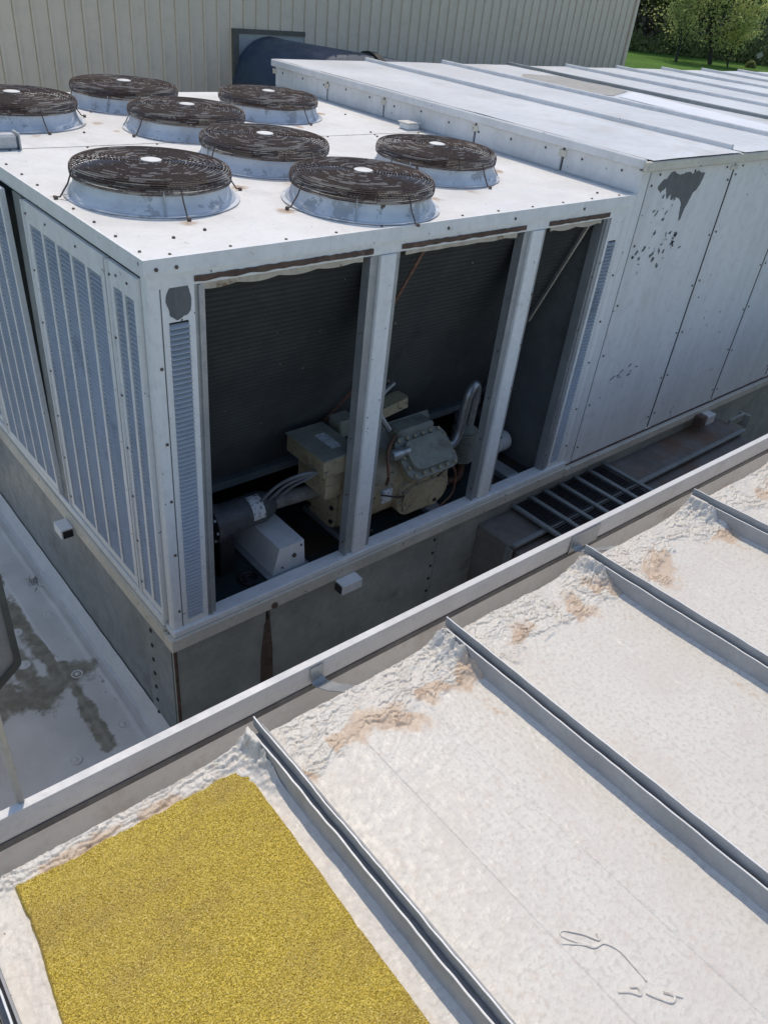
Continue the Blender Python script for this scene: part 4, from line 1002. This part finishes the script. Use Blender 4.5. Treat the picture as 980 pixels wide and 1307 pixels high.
# caulk beads on the near pan
def toroof(p):
    q = Vector(p) - OR; c, s = math.cos(-RA), math.sin(-RA)
    u, v = q.x * c - q.y * s, q.x * s + q.y * c; return u, v
def bead(pts, r, name='caulk_bead'):
    P_ = [(toroof((x, y, 0))[0], toroof((x, y, 0))[1], -0.0008) for x, y in pts]
    MB().tube(bez(P_, 6), r * 0.9, 10).build(name, 'coat', roof, smooth=True)
bead([(-0.115, -2.435), (-0.075, -2.47), (-0.055, -2.495), (-0.025, -2.505), (-0.01, -2.54), (-0.012, -2.58), (-0.018, -2.63)], 0.0030)
bead([(-0.055, -2.495), (-0.085, -2.45), (-0.10, -2.42), (-0.085, -2.415), (-0.05, -2.455), (-0.03, -2.49), (-0.02, -2.475)], 0.0032)
bead([(-0.10, -2.60), (-0.075, -2.62), (-0.06, -2.64), (-0.05, -2.625), (-0.065, -2.612)], 0.0042)
bead([(-0.045, -2.645), (-0.03, -2.675), (-0.012, -2.70), (0.005, -2.695), (-0.008, -2.672), (0.02, -2.71)], 0.0042)

# gold granular sheet lying on the leftmost pan
def gz(X, Y):
    r = np.random.RandomState(5).rand(*X.shape)
    return 0.0130 + 0.0028 * r + 0.0025 * fbm(X * 4, Y * 4, 2, 3)
gx0, gx1 = -1.205, -0.500
gxs = np.linspace(0, 1, 300); gys = np.linspace(-1.35, -0.080, 540)
X, Y = np.meshgrid(gxs, gys)
lw = 0.002 * fbm(Y * 9, Y * 0 + .3, 31, 3); rw = 0.002 * fbm(Y * 14, Y * 0 + .7, 32, 3)
left = -1.158 - 0.028 * sstep(-0.15, -0.6, Y) + lw + 0.003 * np.exp(-((Y + 0.17) / 0.012) ** 2); rightE = -0.478 - 0.02 * sstep(-.1, -1.0, Y) + rw
XX = left + (rightE - left) * X
YY = Y + (Y > -0.11) * 0.006 * fbm(X * 14, X * 0 + .2, 33, 3) + 0.018 * (1 - X) * sstep(-0.2, -0.08, Y)
ZZ = gz(XX, YY)
edge = np.minimum(np.minimum(X, 1 - X) * 0.68, -0.080 - Y)
ZZ = ZZ - 0.012 * (1 - sstep(0, 0.006, edge))
ny_, nx_ = X.shape
idx = np.arange(nx_ * ny_).reshape(ny_, nx_)
q = np.stack([idx[:-1, :-1], idx[:-1, 1:], idx[1:, 1:], idx[1:, :-1]], -1).reshape(-1, 4)
me = bpy.data.meshes.new('gold_mat'); me.from_pydata(np.stack([XX, YY, ZZ], -1).reshape(-1, 3).tolist(), [], q.tolist())
me.materials.append(M['gold']); me.polygons.foreach_set('use_smooth', np.zeros(len(q), bool))
gm = bpy.data.objects.new('gold_mat', me); col.objects.link(gm); gm.location = OR + Vector((0, 0, 0.0)); gm.rotation_euler = (RP, 0, RA)
tag(gm, 'gold yellow granular mat lying between two roof seams', 'mat')

# gutter (own frame turned like the roof)
gu = thing('gutter', 'long grey box gutter along the foreground roof edge', 'gutter', (0.0, -1.20, -1.12))
gu.rotation_euler = (0, 0, RA); ORG[gu] = Vector((0, 0, 0))
GX0, GX1 = -4.2, 9.0
def gstrip(name, mat, poly, x0=GX0, x1=GX1, par=gu): return MB().prism(poly, x0, x1, 'x').build(name, mat, par)
# local y: 0 = inner face of the outer wall, + outwards ; z: 0 = lip height
gstrip('lip', 'gutter', [(-0.004, -0.010), (-0.004, 0.0), (0.022, 0.004), (0.024, -0.012), (0.020, -0.014), (0.018, -0.008)])
gstrip('outer_wall', 'gutter', [(-0.002, -0.011), (0.006, -0.011), (0.012, -0.26), (0.004, -0.26), (0.010, -0.118), (0.002, -0.112)])
gstrip('trough', 'gutter_in', [(0.003, -0.125), (0.003, -0.27), (-0.02, -0.285), (-0.235, -0.285), (-0.235, -0.295), (-0.01, -0.295), (0.011, -0.28), (0.011, -0.125)])
gstrip('inner_wall', 'gutter_in', [(-0.225, -0.284), (-0.225, 0.0), (-0.235, 0.0), (-0.235, -0.284)])
gstrip('crease_shade_strip', 'crease_shade', [(-0.003, -0.1135), (-0.002, -0.143), (0.0015, -0.146), (0.0015, -0.1135)])  # dark strip added as the shadow band under the upper wall
# lapped joint and straps
MB().cbox(1.48, 1.70, -0.007, -0.0045, -0.115, -0.012, 0.001).build('joint_lap', 'alu', gu)
def strap(x, w=0.058):
    mb = MB(); pts = [(-0.008, -0.075), (-0.012, -0.070), (-0.020, -0.045), (-0.20, 0.012), (-0.20, 0.016), (-0.018, -0.040), (-0.008, -0.065), (-0.005, -0.012), (-0.008, -0.012)]
    vs = []
    for k, (yy, zz) in enumerate([(-0.007, -0.015), (-0.009, -0.085), (-0.022, -0.098), (-0.10, -0.052), (-0.17, 0.006), (-0.215, 0.030)]):
        sh = 0.02 * k / 5
        vs += [(x + sh, yy, zz), (x + w + sh, yy, zz), (x + sh, yy, zz - 0.004), (x + w + sh, yy, zz - 0.004)]
    fs = []
    for k in range(5):
        o = 4 * k; fs += [(o, o + 1, o + 5, o + 4), (o + 2, o + 6, o + 7, o + 3), (o, o + 4, o + 6, o + 2), (o + 1, o + 3, o + 7, o + 5)]
    fs += [(0, 2, 3, 1), (20, 21, 23, 22)]
    mb.add(vs, fs); p = mb.build('strap', 'alu', gu)
    MB().cbox(x + 0.015, x + w + 0.045, -0.262, -0.20, 0.020, 0.036, 0.003).build('strap_tab', 'coat', p)
strap(-0.035); strap(1.50)
# building wall under the gutter
wu = MB().box(-4.2, 9.0, -4.9, -0.245, -5.8, -0.02).build('building_wall', 'stone_wall')
wu.location = (0.0, -1.20, -1.25); wu.rotation_euler = (0, 0, RA); wu['kind'] = 'structure'

# ---------------------------------------------------------------- ladder at the gutter, left
ld = thing('roof_ladder', 'upright metal access ladder standing against the gutter at left', 'ladder', (-1.3, -1.15, LZ))
for x in (-1.052, -1.53):
    MB().cbox(x - 0.009, x + 0.009, -1.165, -1.115, LZ, 0.25, 0.004).build('rail', 'hood', ld)
for z in np.arange(-2.7, 0.2, 0.3):
    MB().tube([(-1.538, -1.14, z + 0.015), (-1.117, -1.14, z + 0.015)], 0.014, 8).build('rung', 'olive', ld)
# hood vent on the lower roof, left
hv = thing('vent_hood', 'tan metal vent hood with rounded corner at the left edge', 'vent', (-1.3, 0.6, LZ))
MB().cbox(-1.75, -1.25, 0.35, 0.95, LZ, -1.3, 0.01).build('stack', 'hood', hv)
# hooded head: rounded plate outline in the x-z plane with rim
pl = [(-1.9, -0.6), (-1.9, -1.75), (-1.05, -1.75)]
for k in range(7):
    a = math.radians(-90 + k * 15); pl.append((-0.84 + 0.05 * math.cos(a), -1.50 + 0.05 * math.sin(a)))
pl = pl[:3] + pl[6:]
pl += [(-0.79, -0.6)]
hd_ = MB(); hd_.prism(pl, -0.19, 0.30, 'y'); hd_ = hd_.build('hood', 'hood', hv)
rim = [(x + 0.012, z - 0.010) for x, z in pl[2:]] + [(x - 0.012, z + 0.008) for x, z in reversed(pl[2:])]
MB().prism(rim, -0.205, -0.191, 'y').build('hood_rim', 'olive', hv)

# dry weed on the lower roof
wd = MB(); r3 = random.Random(2)
for k in range(14):
    b = Vector((-0.165 + r3.uniform(-.03, .03), 1.93 + r3.uniform(-.06, .06), LZ + 0.008)); e = b + Vector((r3.uniform(-.04, .04), r3.uniform(-.07, .07), r3.uniform(.005, .04)))
    wd.tube(bez([b, (b + e) / 2 + Vector((r3.uniform(-.02, .02), r3.uniform(-.02, .02), .02)), e], 4), 0.002, 4)
wd = wd.build('dry_weed', 'twig'); tag(wd, 'dry twiggy weed on the lower roof membrane', 'weed')

# ================================================================== TREES BEYOND
def tree(name, label, loc, h, cr, seed, leafmat, nleaf, lsize, trunk_r=0.25, group=None, bare=0, crown_lo=0.25, droop=0.0, low=False):
    r = random.Random(seed); t = thing(name, label, 'tree', loc, group)
    L = Vector(loc); tips = []
    mb = MB()
    def branch(p, d, ln, rad, lev):
        pts = [p]; rs = [rad]; q = p.copy(); dd = d.copy(); n = 5
        for k in range(n):
            dd = (dd + Vector((r.uniform(-.22, .22), r.uniform(-.22, .22), r.uniform(-.1, .16) - droop * lev * .12))).normalized()
            q = q + dd * ln / n; pts.append(q.copy()); rs.append(rad * (1 - 0.75 * (k + 1) / n))
            if lev >= 1: tips.append((q.copy(), lev))
            if lev < 3 and k >= (0 if low else 1):
                for _ in range(2 if lev < 2 else 1 + bare):
                    a = r.uniform(0, 6.28); side = Vector((math.cos(a), math.sin(a), r.uniform(.1, .8))).normalized()
                    branch(q, (dd * .5 + side).normalized(), ln * r.uniform(.42, .62), rs[-1] * .6, lev + 1)
        mb.tube(pts, rs, 5 if lev else 8, caps=False)
    branch(L, Vector((0, 0, 1)), h * 0.72, trunk_r, 0)
    mb.build('trunk', 'bark', t, smooth=True)
    lf = MB(); vs = []; fs = []
    for k in range(nleaf):
        p, lev = r.choice(tips)
        p = p + Vector((r.gauss(0, cr * .10), r.gauss(0, cr * .10), r.gauss(0, cr * .10) - droop * abs(r.gauss(0, .8))))
        if p.z - L.z < h * crown_lo * r.uniform(.6, 1.1): continue
        a = Vector((r.gauss(0, 1), r.gauss(0, 1), r.gauss(0, 1))).normalized(); b = a.cross(Vector((r.gauss(0, 1), r.gauss(0, 1), r.gauss(0, 1)))).normalized()
        s_ = lsize * r.uniform(.6, 1.3); o = len(vs)
        vs += [p - a * s_, p + b * s_ * .5, p + a * s_, p - b * s_ * .5]; fs.append((o, o + 1, o + 2, o + 3))
    MB().add(vs, fs).build('crown', leafmat, t)
    return t
tree('small_tree', 'small round leafy tree on the lawn before the wood', (125.9, 74.8, GZ), 10.5, 5, 5, 'leaf_mid', 3600, 0.17, 0.22, crown_lo=.14, low=True)
tree('large_tree', 'tall dark trunked tree with drooping pale green crown', (133.7, 73.3, GZ), 20, 8, 8, 'leaf_mid', 9000, 0.22, 0.36, crown_lo=.07, droop=.5, low=True)
tree('young_tree', 'bright yellow green young tree at the front of the lawn', (134.5, 70.6, GZ), 8.6, 4, 21, 'leaf_light', 3000, 0.19, 0.16, crown_lo=.05, low=True)
wood = [(128.0, 90.5, 0), (131, 88.5, 0), (133.0, 86.5, 0), (137.5, 84.5, 1), (141.5, 82, 1), (146, 80, 1), (150.5, 78, 1), (155, 75, 1), (135, 93, 0), (126, 95, 0), (140, 90, 1), (147, 86, 1), (154, 82, 1), (160, 78, 1)]
proto = {}
labs0 = ['leftmost bare brown tree of the wood beside the building corner', 'second bare tree from the building corner', 'third bare tree from the building corner', 'bare tree in the second row of the wood', 'bare tree at the back of the wood near the building']
labs1 = ['leafy wood tree just right of the bare trunks', 'leafy wood tree behind the small round tree', 'leafy wood tree behind the tall dark trunk', 'leafy wood tree behind the young yellow tree', 'leafy wood tree at the right photo edge', 'leafy tree in the second row behind the bare trunks', 'leafy tree in the second row behind the tall tree', 'leafy tree in the second row at right', 'last leafy tree of the wood at right']
cnt = [0, 0]
for i, (x, y, kd) in enumerate(wood):
    x += 7; y += 10
    lab = (labs0 if kd == 0 else labs1)[cnt[kd]]; cnt[kd] += 1
    if kd not in proto:
        proto[kd] = tree('bare_tree' if kd == 0 else 'wood_tree', lab, (x, y, GZ), 17, 7, 31 + kd, 'twig' if kd == 0 else 'leaf_dark', 9000 if kd == 0 else 12000, 0.22 if kd == 0 else 0.28, 0.32, 'trees of the wood beyond the lawn', bare=1 if kd == 0 else 0, crown_lo=0.10 if kd else .05)
    else:
        c = dup(proto[kd], None, V(x, y, GZ)); c.rotation_euler = (0, 0, i * 1.9); s_ = 0.85 + 0.09 * (i % 4); c.scale = (s_, s_, s_ * 1.05); c['label'] = lab
# undergrowth: a mass nobody could count
r = np.random.RandomState(12); N = 26000
tt = r.rand(N); px = 120 + tt * 52 + r.randn(N) * 1.6; py = 100 - tt * 36 + r.randn(N) * 1.6 + 2.0
hh = np.abs(r.randn(N)) * 1.3 * (1 + 0.7 * np.sin(tt * 31) + .4 * np.sin(tt * 77)) + 0.1
a = r.randn(N, 3); a /= np.linalg.norm(a, axis=1)[:, None]; b = np.cross(a, r.randn(N, 3)); b /= np.linalg.norm(b, axis=1)[:, None]
P = np.stack([px, py, GZ + hh], 1); s_ = (0.2 + 0.2 * r.rand(N))[:, None]
vs = np.stack([P - a * s_, P + b * s_ * .6, P + a * s_, P - b * s_ * .6], 1).reshape(-1, 3)
ug = MB(); ug.v = vs.tolist(); ug.f = np.arange(4 * N).reshape(N, 4).tolist()
ug = ug.build('undergrowth', 'leaf_dark', kind='stuff'); ug['label'] = 'dark brushy undergrowth along the edge of the wood'; ug['category'] = 'undergrowth'
# dark shrub with pale board at the right edge of the lawn
sh = thing('lawn_sign', 'pale board on a post by a dark shrub at the right edge of the lawn', 'sign', (143.0, 70.2, GZ))
MB().tube([(143.0, 70.2, GZ), (143.0, 70.2, GZ + 1.6)], 0.06, 8).build('post', 'bark', sh)
mb = MB(); mb.plate((143.0, 70.1, GZ + 1.9), (0.5, -0.6, 0.5), (-.3, .4, .8), (-.8, -.5, 0.1), rrect(1.0, 0.8, 0.1), 0.05); mb.build('board', 'patch_grey', sh)
ds = MB(); vs = []; fs = []; r4 = random.Random(9)
for k in range(1500):
    d = Vector((r4.gauss(0, 1), r4.gauss(0, 1), abs(r4.gauss(0, 1)))).normalized() * r4.uniform(.5, 1.0); p = Vector((141.6, 70.4, GZ)) + Vector((d.x * .9, d.y * .9, d.z * 1.1))
    a = Vector((r4.gauss(0, 1), r4.gauss(0, 1), r4.gauss(0, 1))).normalized(); b = a.cross(Vector((0, 0.3, 1))).normalized(); o = len(vs)
    vs += [p - a * .12, p + b * .08, p + a * .12, p - b * .08]; fs.append((o, o + 1, o + 2, o + 3))
ds = ds.add(vs, fs).build('dark_shrub', 'leaf_dark'); tag(ds, 'low dark rounded shrub beside the pale board on the lawn', 'shrub')

r = np.random.RandomState(22); N = 60000
tt = r.rand(N); px = 134 + tt * 75 + r.randn(N) * 2.5; py = 132 - tt * 52 + r.randn(N) * 2.5
hh = r.rand(N) ** 0.8 * 17 * (0.8 + 0.2 * np.sin(tt * 40)) + 0.1
a = r.randn(N, 3); a /= np.linalg.norm(a, axis=1)[:, None]; b = np.cross(a, r.randn(N, 3)); b /= np.linalg.norm(b, axis=1)[:, None]
P = np.stack([px, py, GZ + hh], 1); s_ = (0.35 + 0.35 * r.rand(N))[:, None]
vs = np.stack([P - a * s_, P + b * s_ * .6, P + a * s_, P - b * s_ * .6], 1).reshape(-1, 3)
fw = MB(); fw.v = vs.tolist(); fw.f = np.arange(4 * N).reshape(N, 4).tolist()
fw = fw.build('deep_wood', 'twig', kind='stuff'); fw['label'] = 'dim brown mass of the wood behind the nearer trees'; fw['category'] = 'woodland'
